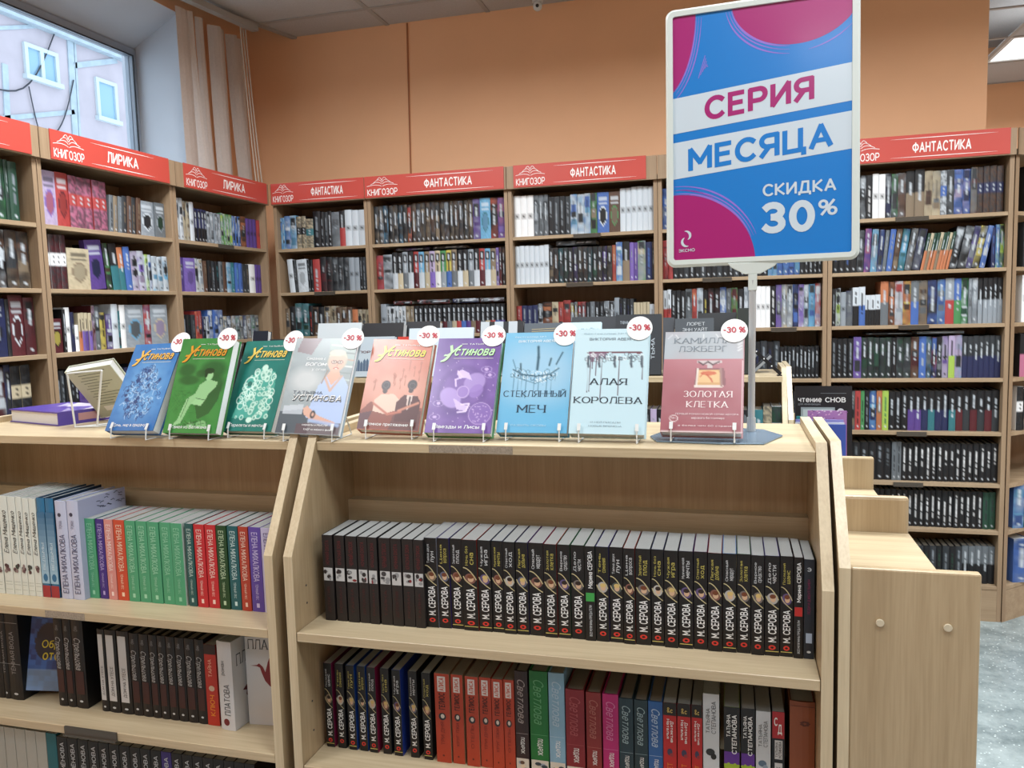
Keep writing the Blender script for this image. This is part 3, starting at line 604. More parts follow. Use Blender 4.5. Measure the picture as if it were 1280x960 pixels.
row('B2', 7, 640, [(667, 3, 'm', 'Ww', .2), (685, 3, 'f', 'GKs', .197), (713, 4, 'l', 'ks/Ks', .185), (738, 3, 'a', 'wcbw', .19), (746, 1, 'a', 'gkT', .19), (761, 1, 'a', 'bwks', .192), (775, 1, 'a', 'BgTr', .193), (820, 6, 'm', 'wsW', .205)])
row('B2', 6, 643, [(686, 7, 'm', 'wcs', .187), (765, 13, 'f', 'kKT/kBK/ktK/kdK/kKB/kpK', .17), (770, 1, 'a', 'rok', .17), (778, 1, 'a', 'bcwk', .185), (787, 1, 'h', 'kTe', .185), (797, 2, 'l', 'vs/pl', .18), (807, 1, 'a', 'sgeG', .185), (815, 1, 'l', 'nb', .18), (820, 1, 'a', 'kB', .18)])
row('B2', 5, 644, [(652, 1, 'a', 'rr', .13), (672, 3, 'l', 'ns', .13), (678, 1, 'f', 'kws', .14), (690, 1, 'a', 'kokw', .145), (698, 1, 'a', 'ee', .145), (704, 1, 'a', 'ro', .145), (713, 1, 'a', 'rBr', .15), (722, 2, 'f', 'ksy', .14), (732, 2, 'f', 'rkG', .14), (755, 4, 'l', 'ks/Gs/kw', .14), (768, 2, 'f', 'kws', .14), (774, 1, 'm', 'sw', .155), (792, 4, 'l', 'kn/Ks', .15), (812, 5, 'm', 'eT', .13), (819, 1, 'a', 'wW', .122)])
row('B2', 4, 646, [(818, 26, 'l', 'ks/Ks/ns/Gs', .16)])
row('B3', 7, 825, [(1022, 24, 'f', 'bns/kKs/wsG', .19)])
row('B3', 6, 827, [(841, 2, 'a', 'rmr', .18), (960, 17, 'l', 'kw/ks/Kw', .18), (972, 2, 'a', 'cbs', .18), (1000, 4, 'f', 'bnc', .18), (1030, 5, 'l', 'kw', .18)])
row('B3', 5, 829, [(839, 2, 'h', 'wr', .185), (857, 3, 'l', 'kw', .18), (865, 1, 'f', 'GKs', .185), (871, 1, 'f', 'ror', .185), (879, 1, 'a', 'wscr', .187), (885, 1, 'l', 'ky', .18), (900, 2, 'f', 'kmk', .185), (908, 1, 'f', 'bws', .187), (914, 1, 'a', 'GK', .185), (922, 1, 'a', 'gmr', .187), (930, 1, 'l', 'kw', .18), (945, 3, 'f', 'sws', .185), (963, 3, 'm', 'Wr', .187), (970, 1, 'l', 'kW', .185), (977, 1, 'a', 'vGp', .19), (991, 2, 'f', 'seG/swT', .192), (998, 1, 'a', 'nkb', .19), (1005, 1, 'a', 'vwl', .192), (1011, 1, 'f', 'swc', .19), (1019, 1, 'a', 'ccb', .19), (1026, 1, 'f', 'rwl', .192)])
row('B3', 4, 834, [(975, 18, 'l', 'kn/Ks', .17), (1024, 10, 'f', 'kKk', .145)])
row('B3', 3, 836, [(1026, 22, 'l', 'ks/nG', .17)])
row('B3', 2, 836, [(1026, 22, 'l', 'kK', .17)])
row('B4', 7, 1046, [(1075, 4, 'f', 'kBs/ksn', .19), (1083, 1, 'f', 'kGw', .19), (1091, 1, 'l', 'kW', .19), (1107, 2, 'm', 'Ww', .192), (1115, 1, 'f', 'kns', .19), (1123, 1, 'f', 'Kgs', .19), (1133, 1, 'f', 'BGs', .19), (1144, 1, 'h', 'kTe', .198), (1156, 1, 'h', 'kTe', .2), (1166, 1, 'a', 'eTBk', .19), (1176, 1, 'a', 'eGTw', .19), (1184, 1, 'q', 'bwk', .19), (1193, 1, 'f', 'KGk', .19), (1204, 1, 'f', 'bkls', .19), (1214, 1, 'f', 'bnls', .19), (1222, 1, 'a', 'GTm', .192), (1255, 4, 'q', 'nBk', .195)])
row('B4', 6, 1041, [(1071, 4, 'l', 'kb/kw', .18), (1080, 1, 'f', 'kGs', .185, 2), (1088, 1, 'f', 'pnib', .187, 2), (1096, 1, 'f', 'csG', .185, 3), (1103, 1, 'f', 'nbs', .183, 4), (1108, 1, 'l', 'Gs', .18, 5), (1115, 1, 'l', 'bs', .18, 6), (1122, 1, 'f', 'BTk', .18, 7), (1131, 1, 'f', 'tcb', .182, 8), (1140, 1, 'f', 'KsT', .18, 9), (1151, 1, 'f', 'nKw', .18, 10), (1175, 6, 'h', 'do/eT/do', .16, 11), (1186, 3, 'h', 'do/eo', .16, 11), (1197, 1, 'f', 'kKw', .18, 11), (1208, 1, 'f', 'Kkw', .18, 11), (1216, 1, 'f', 'nvs', .18, 11), (1225, 1, 'f', 'kyw', .18, 11), (1232, 1, 'f', 'bbw', .18, 11), (1240, 0, '', ''), (1245, 1, 'l', 'nb', .17, 0), (1250, 1, 'f', 'bcL', .18, 0), (1257, 1, 'f', 'kLc', .18)])
row('B4', 5, 1040, [(1045, 1, 'l', 'ks', .165), (1051, 1, 'f', 'wkL', .17), (1058, 1, 'm', 'sw', .15), (1066, 1, 'a', 'Gn', .155), (1074, 1, 'h', 'wkr', .17), (1082, 1, 'h', 'wbw', .172), (1101, 3, 'h', 'wk', .135), (1111, 1, 'h', 'oGB', .19), (1119, 1, 'f', 'Bok', .19), (1129, 1, 'a', 'wsrk', .192), (1139, 1, 'a', 'oBys', .192), (1149, 1, 'h', 'Gbc', .192), (1160, 1, 'a', 'TBG', .192), (1172, 1, 'f', 'nbks', .192), (1182, 1, 'f', 'bGc', .192), (1193, 1, 'h', 'sro', .195), (1202, 1, 'h', 'bgc', .195), (1211, 1, 'f', 'gdw', .193), (1215, 1, 'a', 'sG', .19), (1223, 1, 'f', 'sGw', .192), (1257, 5, 'h', 'kst', .192)])
row('B4', 4, 1039, [(1067, 4, 'l', 'ks', .178), (1077, 1, 'f', 'vvp', .182), (1115, 5, 'f', 'Kdk', .18), (1121, 1, 'l', 'kw', .18), (1139, 2, 'f', 'KdG', .18), (1149, 1, 'f', 'BmT', .18), (1158, 1, 'l', 'bw', .182), (1178, 3, 'f', 'kcG/kbr/kKs', .18), (1186, 1, 'f', 'lsv', .182), (1194, 1, 'h', 'lLg', .182), (1203, 1, 'a', 'lcs', .183), (1254, 7, 'h', 'Kn', .18)])
row('B4', 3, 1042, [(1064, 3, 'a', 'kK'), (1069, 1, 'a', 'GkT', .175), (1076, 1, 'l', 'rm', .175), (1081, 1, 'l', 'gd', .176), (1087, 1, 'l', 'ks', .176), (1096, 1, 'f', 'bnc', .176), (1103, 1, 'f', 'ooT', .176), (1111, 1, 'l', 'Lg', .177), (1135, 3, 'l', 'kw', .172), (1152, 2, 'h', 'kp', .175), (1195, 5, 'h', 'kn/kt/kn', .176), (1252, 6, 'h', 'km/kK', .178)])
row('B4', 2, 1046, [(1115, 7, 'l', 'kG/ks', .17), (1127, 2, 'l', 'GK', .172), (1249, 16, 'l', 'kW', .17)])
row('B4', 1, 1052, [(1092, 5, 'l', 'kw', .165), (1229, 19, 'l', 'kW', .165), (1245, 2, 'l', 'dK', .165)])
row('B4', 0, 1060, [(1203, 18, 'l', 'kd/Ks', .16), (1244, 5, 'h', 'Gkb', .168)])

def size_px(q):
    if q['case'][0] == 'L': P = (XC, q['s'], q['z']+.1); fc = abs(Vector(P).normalized().x)
    else: P = (q['s'], YB, q['z']+.1); fc = 1
    d = math.hypot(P[0], P[1]); return q['t']*q['h']/d/d*fc
HID = {('B3', 7), ('B3', 3), ('B3', 2), ('B0', 4), ('B1', 4), ('B2', 4), ('L2', 4)}
order = sorted(range(len(BG)), key=lambda i: -size_px(BG[i])*(.01 if (BG[i]['case'], BG[i]['zi']) in HID else 1))
top300 = set(order[:300])
CASEWORD = dict(L0='left edge case', L1='window case', L2='left corner case', B0='narrow corner case', B1='back case two', B2='case left of poster', B3='case behind poster', B4='right back case')
ORD = lambda n: ['zeroth', 'first', 'second', 'third', 'fourth', 'fifth', 'sixth', 'seventh', 'eighth', 'ninth', 'tenth', 'eleventh', 'twelfth', 'thirteenth', 'fourteenth', 'fifteenth', 'sixteenth', 'seventeenth', 'eighteenth', 'nineteenth', 'twentieth'][n] if n <= 20 else '%dth' % n if n not in (21, 22, 23) else {21: 'twenty-first', 22: 'twenty-second', 23: 'twenty-third'}[n]
SHW = {7: 'top', 6: 'second', 5: 'third', 4: 'fourth', 3: 'fifth', 2: 'sixth', 1: 'seventh', 0: 'lowest'}
LOOK = {'c': 'face-out pictured', 'a': 'pictured', 'f': 'illustrated', 'l': 'lettered', 'h': 'two-tone', 't': 'title-boxed', 'm': 'plain', 'q': 'banded'}
stuff = MB(); pagecol = lin('#b8b2a6')
for i, q in enumerate(BG):
    r = random.Random(q['seed']); wide = q['t'] > .05
    if wide: q['d'] = .028; q['st'] = 'c'
    art = spine_art(q['st'], q['cs'], r, 10 if wide else 4); side = tuple(pc(q['cs'][0])*.9)
    L = R_(q['lean'])
    if q['case'][0] == 'L': base = Matrix.Translation((XC-q['sb'], q['s'], q['z']+.0003)) @ Matrix.Rotation(R_(90), 4, 'Z')
    else: base = Matrix.Translation((q['s'], YB+q['sb'], q['z']+.0003))
    # a leaning book turns about its lower corner and stays on the shelf
    if L > 0: base = base @ Matrix.Translation((0, 0, q['t']*math.sin(L))) @ Matrix.Rotation(L, 4, 'Y')
    elif L < 0: base = base @ Matrix.Translation((q['t']*(1-math.cos(L)), 0, 0)) @ Matrix.Rotation(L, 4, 'Y') @ Matrix.Translation((0, 0, 0)); base = Matrix.Translation((0, 0, 0)) @ base
    if L < 0: base = Matrix.Translation((0, 0, q['t']*math.sin(-L)*0)) @ base
    tt = q['t']*math.cos(L)*.985 if L else q['t']
    if i in top300:
        b = MB(); hard_mesh(b, tt, q['h'], q['d'], art, side, page=pagecol)
        o = obj('hardcover_book', b, M['print']); o.matrix_world = base
        c = [CN[x] for x in q['cs'][:2]]; cw = c[0] if len(c) < 2 or c[0] == c[1] else c[0].replace(' ', '-')+' and '+c[1].replace(' ', '-')
        lb = '%s %s book, %s from left, %s shelf, %s' % (LOOK[q['st']], cw, ORD(q['idx']), SHW[q['zi']], CASEWORD[q['case']])
        tag(o, lb, 'book', 'books on the %s shelf of the %s' % (SHW[q['zi']], CASEWORD[q['case']]))
    else: hard_mesh(stuff, tt, q['h'], q['d'], art, side, base, page=pagecol)
tag(obj('distant_books', stuff, M['print']), 'further dark and coloured books filling the back wall shelves', 'books', kind='stuff')
# books lying flat above rows
def lying(px0, px1, case, zi, hrow, th, cols, label, setback=.035, word=None):
    z = ZS[zi]+hrow+.0025; A, B_ = onY(px0, 300, YB+setback).x, onY(px1, 300, YB+setback).x
    A = solve(lambda s: Vector((s, YB+setback, z)), px0, -2.4, 1.2); B_ = solve(lambda s: Vector((s, YB+setback, z)), px1, -2.4, 1.2)
    b = MB(); r = random.Random(px0); art = spine_art('f', cols, r, 4, 22)
    X = Matrix.Translation((A, YB+setback, z+th)) @ Matrix.Rotation(R_(90), 4, 'Y')
    hard_mesh(b, th, B_-A, .12, art, tuple(pc(cols[0])), page=pagecol); o = obj('hardcover_book', b, M['print']); o.matrix_world = X
    tag(o, label, 'book', 'books lying on top of upright rows')
for a in ((495, 537, 'B1', 6, .19, .014, 'kpw', 'dark book with white label lying flat on the second shelf, left one'), (541, 583, 'B1', 6, .19, .016, 'kGe', 'dark book with pale label lying flat on the second shelf, right one'),
          (492, 515, 'B1', 5, .152, .017, 'kKr', 'black book lying on the grey row, third shelf, left end'), (522, 562, 'B1', 5, .152, .02, 'krs', 'black and red book lying on the grey row, third shelf'), (566, 598, 'B1', 5, .152, .02, 'nkw', 'navy book lying on the grey row, third shelf'), (600, 630, 'B1', 5, .152, .02, 'kms', 'maroon book lying on the grey row, third shelf, right end'),
          (695, 745, 'B2', 6, .178, .022, 'Ksk', 'shrink-wrapped charcoal book lying above the dark row left of poster'), (1146, 1205, 'B4', 4, .19, .012, 'GsT', 'grey book lying flat across the fourth shelf row, right back case'), (1083, 1140, 'B4', 4, .19, .008, 'kKk', 'thin black book lying flat, fourth shelf, right back case')):
    lying(*a)
# the few books visible in the angled case
def angled(u, z, t, h, d, st, cols, label, yaw=0):
    d = .1; b = MB(); hard_mesh(b, t, h, d, spine_art(st, cols, random.Random(u), 4, 22), tuple(pc(cols[0])), page=lin('#d8dde0'))
    o = obj('hardcover_book', b, M['print']); o.matrix_world = CASES_M @ Matrix.Translation((u-.008, 0, z+.0004)) @ Matrix.Rotation(R_(yaw), 4, 'Z'); tag(o, label, 'book', 'books in the angled case at the right edge')
CASES_M = Matrix.Translation((BX[5]+.004+.040, YB-.001+.062, 0)) @ Matrix.Rotation(R_(20), 4, 'Z')
angled(.03, ZS[7], .05, .19, .14, 'f', 'kGK', 'dark book at the right picture edge, top shelf of angled case')
angled(.03, ZS[6], .05, .19, .14, 'f', 'KkG', 'charcoal book at the right picture edge, second shelf of angled case')
angled(.03, ZS[5], .05, .2, .14, 'm', 'WsW', 'tall white book at the right picture edge, third shelf of angled case')
angled(.03, ZS[4], .06, .185, .14, 'h', 'kiro', 'black and pink pictured book, fourth shelf of angled case')
angled(.022, ZS[3], .03, .19, .14, 'q', 'WkW', 'white book with a dark photo band, fifth shelf of angled case')
angled(.056, ZS[3], .04, .18, .14, 'f', 'KBT', 'brown book behind the white one, fifth shelf of angled case')
angled(.022, ZS[1], .05, .195, .14, 'f', 'bcw', 'blue lettered book above the lowest shelf of the angled case')
angled(.078, ZS[1], .04, .19, .14, 'f', 'gdb', 'green book beside the blue lettered one in the angled case')
angled(.03, ZS[0], .075, .195, .15, 'f', 'bbw', 'thick bright blue book on the lowest shelf by the floor')

# ================================================================== front gondolas
GTOP = 1.1665; Y0 = 1.30
PROF = [(Y0, 0), (Y0, .965), (1.417, 1.18), (1.738, 1.18), (1.738, 0)]
def side_panel(t, x0, x1, prof=PROF, name='side_panel', mt=None):
    b = MB(); b.prism(prof, x0, x1, 'x'); o = obj(name, b, mt or M['wood_v'], t); return o
def gondola(label, xl, xr, shelves, back=1.566, group=None):
    """xl, xr: inner faces of the end panels"""
    t = thing('shelf_unit', label, 'shelf', ((xl+xr)/2, 0, 0), 0); ox = (xl+xr)/2; xl -= ox; xr -= ox
    for (a, c) in ((xl-.018, xl), (xr, xr+.018)):
        side_panel(t, a, c)
        # pale edging band that wraps the sloping front and the top of the panel
        b = MB(); e = .0012; P = [(Y0, 0), (Y0, .965), (1.417, 1.18), (1.738, 1.18)]; Q = [(Y0-e, 0), (Y0-e, .9655), (1.4165, 1.18+e), (1.738, 1.18+e)]
        for k in range(3): b.prism([P[k], P[k+1], Q[k+1], Q[k]], a, c, 'x')
        obj('edge_band', b, M['edge'], t)
    b = MB(); b.box(xl, xr, 1.412, 1.736, GTOP-.018, GTOP); bevel(obj('top_board', b, M['wood_h'], t))
    b = MB(); b.box(xl, xr, back, back+.006, .1, GTOP-.018); obj('back_panel', b, M['wood_v'], t)
    b = MB(); b.box(xl, xr, 1.535, back, shelves[0], 1.02); obj('rear_ledge', b, M['wood_h'], t)
    for z in shelves:
        b = MB(); b.box(xl+.001, xr-.001, Y0, 1.535 if z < shelves[0] else back, z-.018, z); bevel(obj('shelf', b, M['wood_h'], t))
    b = MB(); b.box(xl, xr, Y0+.03, Y0+.046, 0, .09); obj('plinth', b, M['wood_h'], t)
    return t, ox
BS1, BS2 = .818, .552; AS1, AS2 = .819, .566
ub, oxb = gondola('front right shelf unit holding two rows of thin paperbacks', -.800, .136, (BS1, BS2, .29))
ua, oxa = gondola('front left shelf unit with white, green and black book rows', -1.796, -.860, (AS1, AS2, .30))
# tape and a dark price strip
b = MB(); A, B_ = -1.363, -1.231; b.box(A-oxa, B_-oxa, Y0-.004, Y0, AS2-.019, AS2+.001); b.box(A-oxa, B_-oxa, Y0-.008, Y0-.004, AS2-.019, AS2-.016)
o = obj('price_strip', b, M['dark'], ua); o['label'] = 'dark empty price strip'
b = MB(); b.box(-.56-oxb, -.394-oxb, 1.4112, 1.412, GTOP-.0165, GTOP-.002); obj('tape_residue', b, M['tape'], ub)['label'] = 'grey worn tape residue'
b = MB(); A = onY(57, 770, Y0).x; B_ = onY(106, 776, Y0).x; b.box(A-oxa, B_-oxa, Y0-.0008, Y0, AS1-.0165, AS1-.002); obj('tape_residue', b, M['tape'], ua)['label'] = 'grey worn tape residue'
# small peg holes in the left panel of the right unit
b = MB()
for z in (.86, .895, .66, .60): b.prism([(1.345+.0022*math.cos(k*1.047), z+.0022*math.sin(k*1.047)) for k in range(6)], -.7999-oxb, -.7994-oxb, 'x')
obj('peg_holes', b, M['wire'], ub)

def counter(label, dx, dy, knobs=True):
    """display counter that turns its low side to the aisle: tall panel, end panel with screw caps, stepped dividers"""
    t = thing('display_counter', label, 'counter', (.25+dx, 1.8+dy, 0)); ox, oy = .25, 1.8
    def bx(n, x0, x1, y0, y1, z0, z1, m_, bv=.001):
        b = MB(); b.box(x0-ox, x1-ox, y0-oy, y1-oy, z0, z1); return bevel(obj(n, b, m_, t), bv, 2)
    b = MB(); PR = [(1.302, 0), (1.302, 1.003), (1.437, 1.18), (1.735, 1.18), (1.735, 0)]; b.prism([(p[0]-oy, p[1]) for p in PR], .161-ox, .178-ox, 'x'); obj('side_panel', b, M['wood_v'], t)
    b = MB(); e = .0012; P = [(1.302-oy, 0), (1.302-oy, 1.003), (1.437-oy, 1.18), (1.735-oy, 1.18)]; Q = [(P[0][0]-e, 0), (P[1][0]-e, 1.0035), (P[2][0], 1.18+e), (P[3][0], 1.18+e)]
    for k in range(3): b.prism([P[k], P[k+1], Q[k+1], Q[k]], .161-ox, .178-ox, 'x')
    obj('edge_band', b, M['edge'], t)
    o = bx('end_panel', .1785, .361, 1.304, 1.322, 0, 1.004, M['wood_v'], .003)
    bx('counter_top', .1785, .308, 1.3225, 1.546, .978, .996, M['wood_h'])
    if knobs:
        bx('divider', .1785, .308, 1.5465, 1.5645, .9, 1.062, M['wood_v'], .006)
        bx('counter_top', .1785, .305, 1.565, 1.8995, .978, .996, M['wood_h'])
        bx('divider', .1785, .305, 1.9, 1.918, .9, 1.068, M['wood_v'], .004)
        bx('counter_top', .1785, .305, 1.9185, 2.25, .978, .996, M['wood_h'])
    ye = 2.25 if knobs else 1.546
    bx('front_board', .29, .302, 1.3225, ye, .02, .977, M['wood_v'])
    bx('back_board', .1785, .19, 1.3225, ye, .02, .977, M['wood_v'])
    if knobs:
        for x in (.221, .316):
            b = MB(); n = 16
            b.prism([(x-ox+.0062*math.cos(6.28319*k/n), .919+.0062*math.sin(6.28319*k/n)) for k in range(n)], 1.3005-oy, 1.304-oy, 'y'); bevel(obj('screw_cap', b, M['knob'], t), .001, 2)
    return t
counter('beech counter with two screw caps at the right of the front shelves', 0, 0)

# second gondola further back, seen over the front display
DY = 2.93
def far_gondola():
    xl, xr = -1.75, .172
    t = thing('shelf_unit', 'second shelf unit standing behind the front display', 'shelf', (0, DY, 0))
    prof = [(0, 0), (0, .96), (.10, 1.18), (.36, 1.18), (.36, 0)]
    for x in (xl-.018, -.80, xr): side_panel(t, x, x+.018, prof)
    b = MB(); P = prof[:4]; e = .0012
    for k in range(3): b.prism([P[k], P[k+1], (P[k+1][0]-e, P[k+1][1]+e), (P[k][0]-e, P[k][1]+(e if k else 0))], xr, xr+.018, 'x')
    obj('edge_band', b, M['edge'], t)
    for (a, c) in ((xl, -.80), (-.782, xr)):
        b = MB(); b.box(a, c, .02, .358, 1.137, 1.155); obj('top_board', b, M['wood_h'], t)
        b = MB(); b.box(a, c, .27, .276, .1, 1.137); obj('back_panel', b, M['wood_v'], t)
        for z in (.87, .6, .33):
            b = MB(); b.box(a+.001, c-.001, .0, .27, z-.018, z); obj('shelf', b, M['wood_h'], t)
    return t
far_gondola()
counter('second counter standing behind, only its tall side panel showing', .031, 1.64, False)
# row of paperbacks on the far gondola's shelf
DB = [(775, 'ks'), (783, 'vw'), (790, 'ks'), (798, 'Gs'), (806, 'pw'), (813, 'ks'), (821, 'ls'), (829, 'kw'), (838, 'ns'), (847, 'rw'), (856, 'ks'), (865, 'tw'), (874, 'ks'), (883, 'Gw'), (892, 'kw'), (901, 'bw'), (910, 'ks'), (919, 'wk'), (928, 'mk'), (935, 'ks'), (943, 'kt'), (954, 'tw'), (965, 'ker'), (977, 'wdk')]
for k in range(len(DB)-1):
    f = lambda s: Vector((s, DY+.03, .98)); a = solve(f, DB[k][0], -2, 1); c = solve(f, DB[k+1][0], -2, 1); st = 'q' if len(DB[k+1][1]) > 2 else 'l'; g = DB[k+1][1]
    hh = .178 if k > 20 else .165
    b = MB(); hard_mesh(b, c-a-.0008, hh, .13, spine_art(st, g, random.Random(k), 4, 22), tuple(pc(g[0])), page=pagecol)
    o = obj('paperback_book', b, M['print']); o.location = (a, DY+.03, .8703)
    tag(o, '%s spine, %s from left, shelf below the second display behind the front unit' % (' and '.join(CN[x].replace(' ', '-') for x in g[:2]), ORD(k+1)), 'book', 'paperbacks on the second shelf unit')

# ================================================================== spine designs of the front rows (local x 0..t, z 0..h, face at y = 0)
K1, WHT, OFFW = lin('#0e0e11'), lin('#e4e8ea'), lin('#c3cbd2')
def soft_book(name, loc, t, h, d, paint, side, page='paper', yaw=0, lean=0, label=None, group=None, hard=False, key=None, extra=None):
    """thing: cover (spine, two boards, print) and page block"""
    root = thing(name, label, 'book', loc, 0, group)
    root.rotation_euler = (0, R_(lean), R_(yaw))
    c = .0022 if hard else .0006; ins = .003 if hard else 0.0005
    b = MB(); sd = lin(side) if isinstance(side, str) else side
    paint_base = paint(None)
    n = 4; bow = .002 if hard else .0006; cs = [(t*k/n, bow*(2*k/n-1)**2) for k in range(n+1)]
    for k in range(n): b.face([(*cs[k], 0), (*cs[k+1], 0), (*cs[k+1], h), (*cs[k], h)], paint_base)
    for k in range(n): b.face([(cs[k][0], cs[k][1], h), (cs[k+1][0], cs[k+1][1], h), (min(max(cs[k+1][0], c), t-c), bow+c, h), (min(max(cs[k][0], c), t-c), bow+c, h)], sd)
    b.box(0, c, bow, d, 0, h, sd); b.box(t-c, t, bow, d, 0, h, sd); paint(b)
    if extra: extra(b)
    obj('cover', b, M['print'], root)
    q = MB(); q.box(c+.0001, t-c-.0001, bow+c+.0003, d-(.003 if hard else .0004), (.003 if hard else .0002), h-ins-.0002); obj('page_block', q, M[page], root)
    return root
def pr_rect(b, x0, x1, z0, z1, col, lay=1):
    y = -.00012*lay
    b.face([(x0, y, z0), (x1, y, z0), (x1, y, z1), (x0, y, z1)], col)
def up(b, s, x0, x1, z0, z1, col, bold=0, lay=3, shear=0):    # text reading upwards
    y = -.00012*lay; b.text(s, (x1, y, z0), (0, 0, z1-z0), (x0-x1, 0, 0), col, bold, shear)
def down(b, s, x0, x1, z0, z1, col, bold=0, lay=3, shear=0):  # text reading downwards
    y = -.00012*lay; b.text(s, (x0, y, z1), (0, 0, z0-z1), (x1-x0, 0, 0), col, bold, shear)
def flat(b, s, x0, x1, z0, z1, col, bold=0, lay=3, shear=0):
    y = -.00012*lay; b.text(s, (x0, y, z0), (x1-x0, 0, 0), (0, 0, z1-z0), col, bold, shear)
def disc(b, x, z, rx, rz, col, lay=2, n=14):
    y = -.00012*lay; b.face([(x+rx*math.cos(6.28319*k/n), y, z+rz*math.sin(6.28319*k/n)) for k in range(n)], col)
TIT = ['Тайна двух лун', 'Цена вопроса', 'Запретный плод', 'Ночь без сна', 'Чужая игра', 'Мужчина моей мечты', 'Ответный ход', 'Легкая добыча', 'Опасный маршрут', 'Золотая клетка', 'Верное средство', 'Дело чести', 'Последний шанс', 'Тень сомнения']
def serova(t, h, k, blue=False):
    r = random.Random(k*13); yel = r.random() < .45; stripe = r.random() < .62; pic = r.choice(['#6c6664', '#a8a8a8', '#5a5f74', '#7a5248', '#b4b4b0', '#4a5450', '#80705c', '#5a4c78'])
    def paint(b):
        if b is None: return K1
        tc_ = lin('#b3aa58') if yel else lin('#c4c8cc'); m_ = t*.14; s = TIT[k % len(TIT)].split(' ')
        up(b, ' '.join(s[:-1]) or s[0], m_+t*.06, t*.40, h*.72, h*.93, tc_, -.004); up(b, s[-1], t*.54, t*.78, h*.73, h*(.85+.06*r.random()), tc_, -.004)
        disc(b, t*.52, h*.575, t*.40, h*.058, lin(pic), 1); disc(b, t*.56, h*.572, t*.20, h*.034, lin('#c9a88a'), 2); disc(b, t*.54, h*.597, t*.22, h*.022, lin(r.choice(['#2b1d18', '#c9b070', '#6b3a22'])), 3)
        for (za, zb, ex) in ((.695, .565, 1.9), (.60, .475, .62)):
            b.strip([(t*(.06+.88*i/10), -.0006, h*(za+(zb-za)*(i/10)**ex)) for i in range(11)], t*.07, (0, 1, 0), lin('#bdb48a'))
        up(b, 'М. СЕРОВА', t*.22, t*.80, h*.14, h*.465, WHT, .02)
        disc(b, t*.5, h*.085, t*.25, h*.024, lin('#c8342a'), 2); disc(b, t*.5, h*.085, t*.12, h*.011, K1, 3)
        if stripe: pr_rect(b, t*.04, t*.96, h*.042, h*.049, lin('#c9bb6a'))
    return paint
def darkspine(t, h, k):
    r = random.Random(k*7+1)
    def paint(b):
        if b is None: return lin('#1e1a1b')
        c = lin('#5a1f24'); up(b, ['НОЧНАЯ ОХОТА', 'КРАСНАЯ ЗОНА', 'ЧЕРНЫЙ СПИСОК'][k % 3], t*.3, t*.68, h*.66, h*.94, c, .02); up(b, ['ДЕТЕКТИВ', 'РОМАН', 'ТАЙНА'][k % 3], t*.35, t*.6, h*.1, h*.4, lin('#43191c'), .01)
        pr_rect(b, t*.06, t*.94, h*.47, h*.62, lin('#bdbfc0'), 1)
        for q in range(5):
            x, z = t*r.uniform(.2, .75), h*r.uniform(.49, .59); disc(b, x, z, t*r.uniform(.1, .24), h*r.uniform(.012, .03), lin(r.choice(['#2a2426', '#7a1b22', '#3c3a3c', '#8c8f92'])), 2+q, 8)
    return paint
def marina(t, h, col):
    def paint(b):
        if b is None: return K1
        up(b, 'Марина СЕРОВА', t*.3, t*.76, h*.56, h*.95, WHT, .01); pr_rect(b, t*.08, t*.92, h*.42, h*.51, lin(col)); up(b, 'ВСЕ МУЖЧИНЫ ПРЕДАТЕЛИ', t*.4, t*.66, h*.05, h*.38, OFFW, .01)
    return paint
def blk(t, h):
    def paint(b):
        if b is None: return lin('#1c2430')
        flat(b, 'Э', t*.3, t*.7, h*.88, h*.92, OFFW, .02); up(b, 'ЛЕДИ И ДЖЕНТЛЬМЕН', t*.35, t*.6, h*.45, h*.8, lin('#7a1f4c'), .01); pr_rect(b, t*.2, t*.8, h*.16, h*.26, lin('#9fb2cc')); disc(b, t*.5, h*.07, t*.2, h*.012, OFFW)
    return paint
def edges(pxs, z, Y, a=-2.2, c=.4):
    return [solve(lambda s: Vector((s, Y, z)), p, a, c) for p in pxs]
# --- row 1 of the right unit
e1 = edges([404.5, 419, 433.5, 448, 461, 474.5, 489.5, 503.5, 518, 531], .90, 1.368)
for k in range(9):
    t_ = e1[k+1]-e1[k]-.0012; g = .0025 if k in (0, 1, 4) else .0006
    soft_book('paperback_book', (max(e1[k], -.7985)+.0002, 1.368+.0012*(k % 2), BS1+.0003), t_-g, .172, .115, darkspine(t_-g, .172, k), '#1c191a',
              label='near-black paperback with small photo band, %s from left, upper front shelf' % ORD(k+1), group='dark red lettered paperbacks on the upper front shelf')
SX = [531.3, 547.3, 562.7, 578.2, 597.5, 614.3, 629.2, 644.7, 660.7, 680, 696.8, 713.3, 731, 744.6, 761.6, 779, 794.3, 813.7, 830, 848.2, 866.8, 884.6, 903, 921, 939, 955.8, 975, 992, 1004.5, 1018.6]
e2 = edges(SX, .90, 1.376); SIDES = ['#8a8c98', '#3b2f78', '#161618', '#8c2a1e', '#16181a', '#1c2c58', '#16181a', '#2c2458', '#5a2a5c', '#8a2620', '#1d4a30', '#1f5a3a']
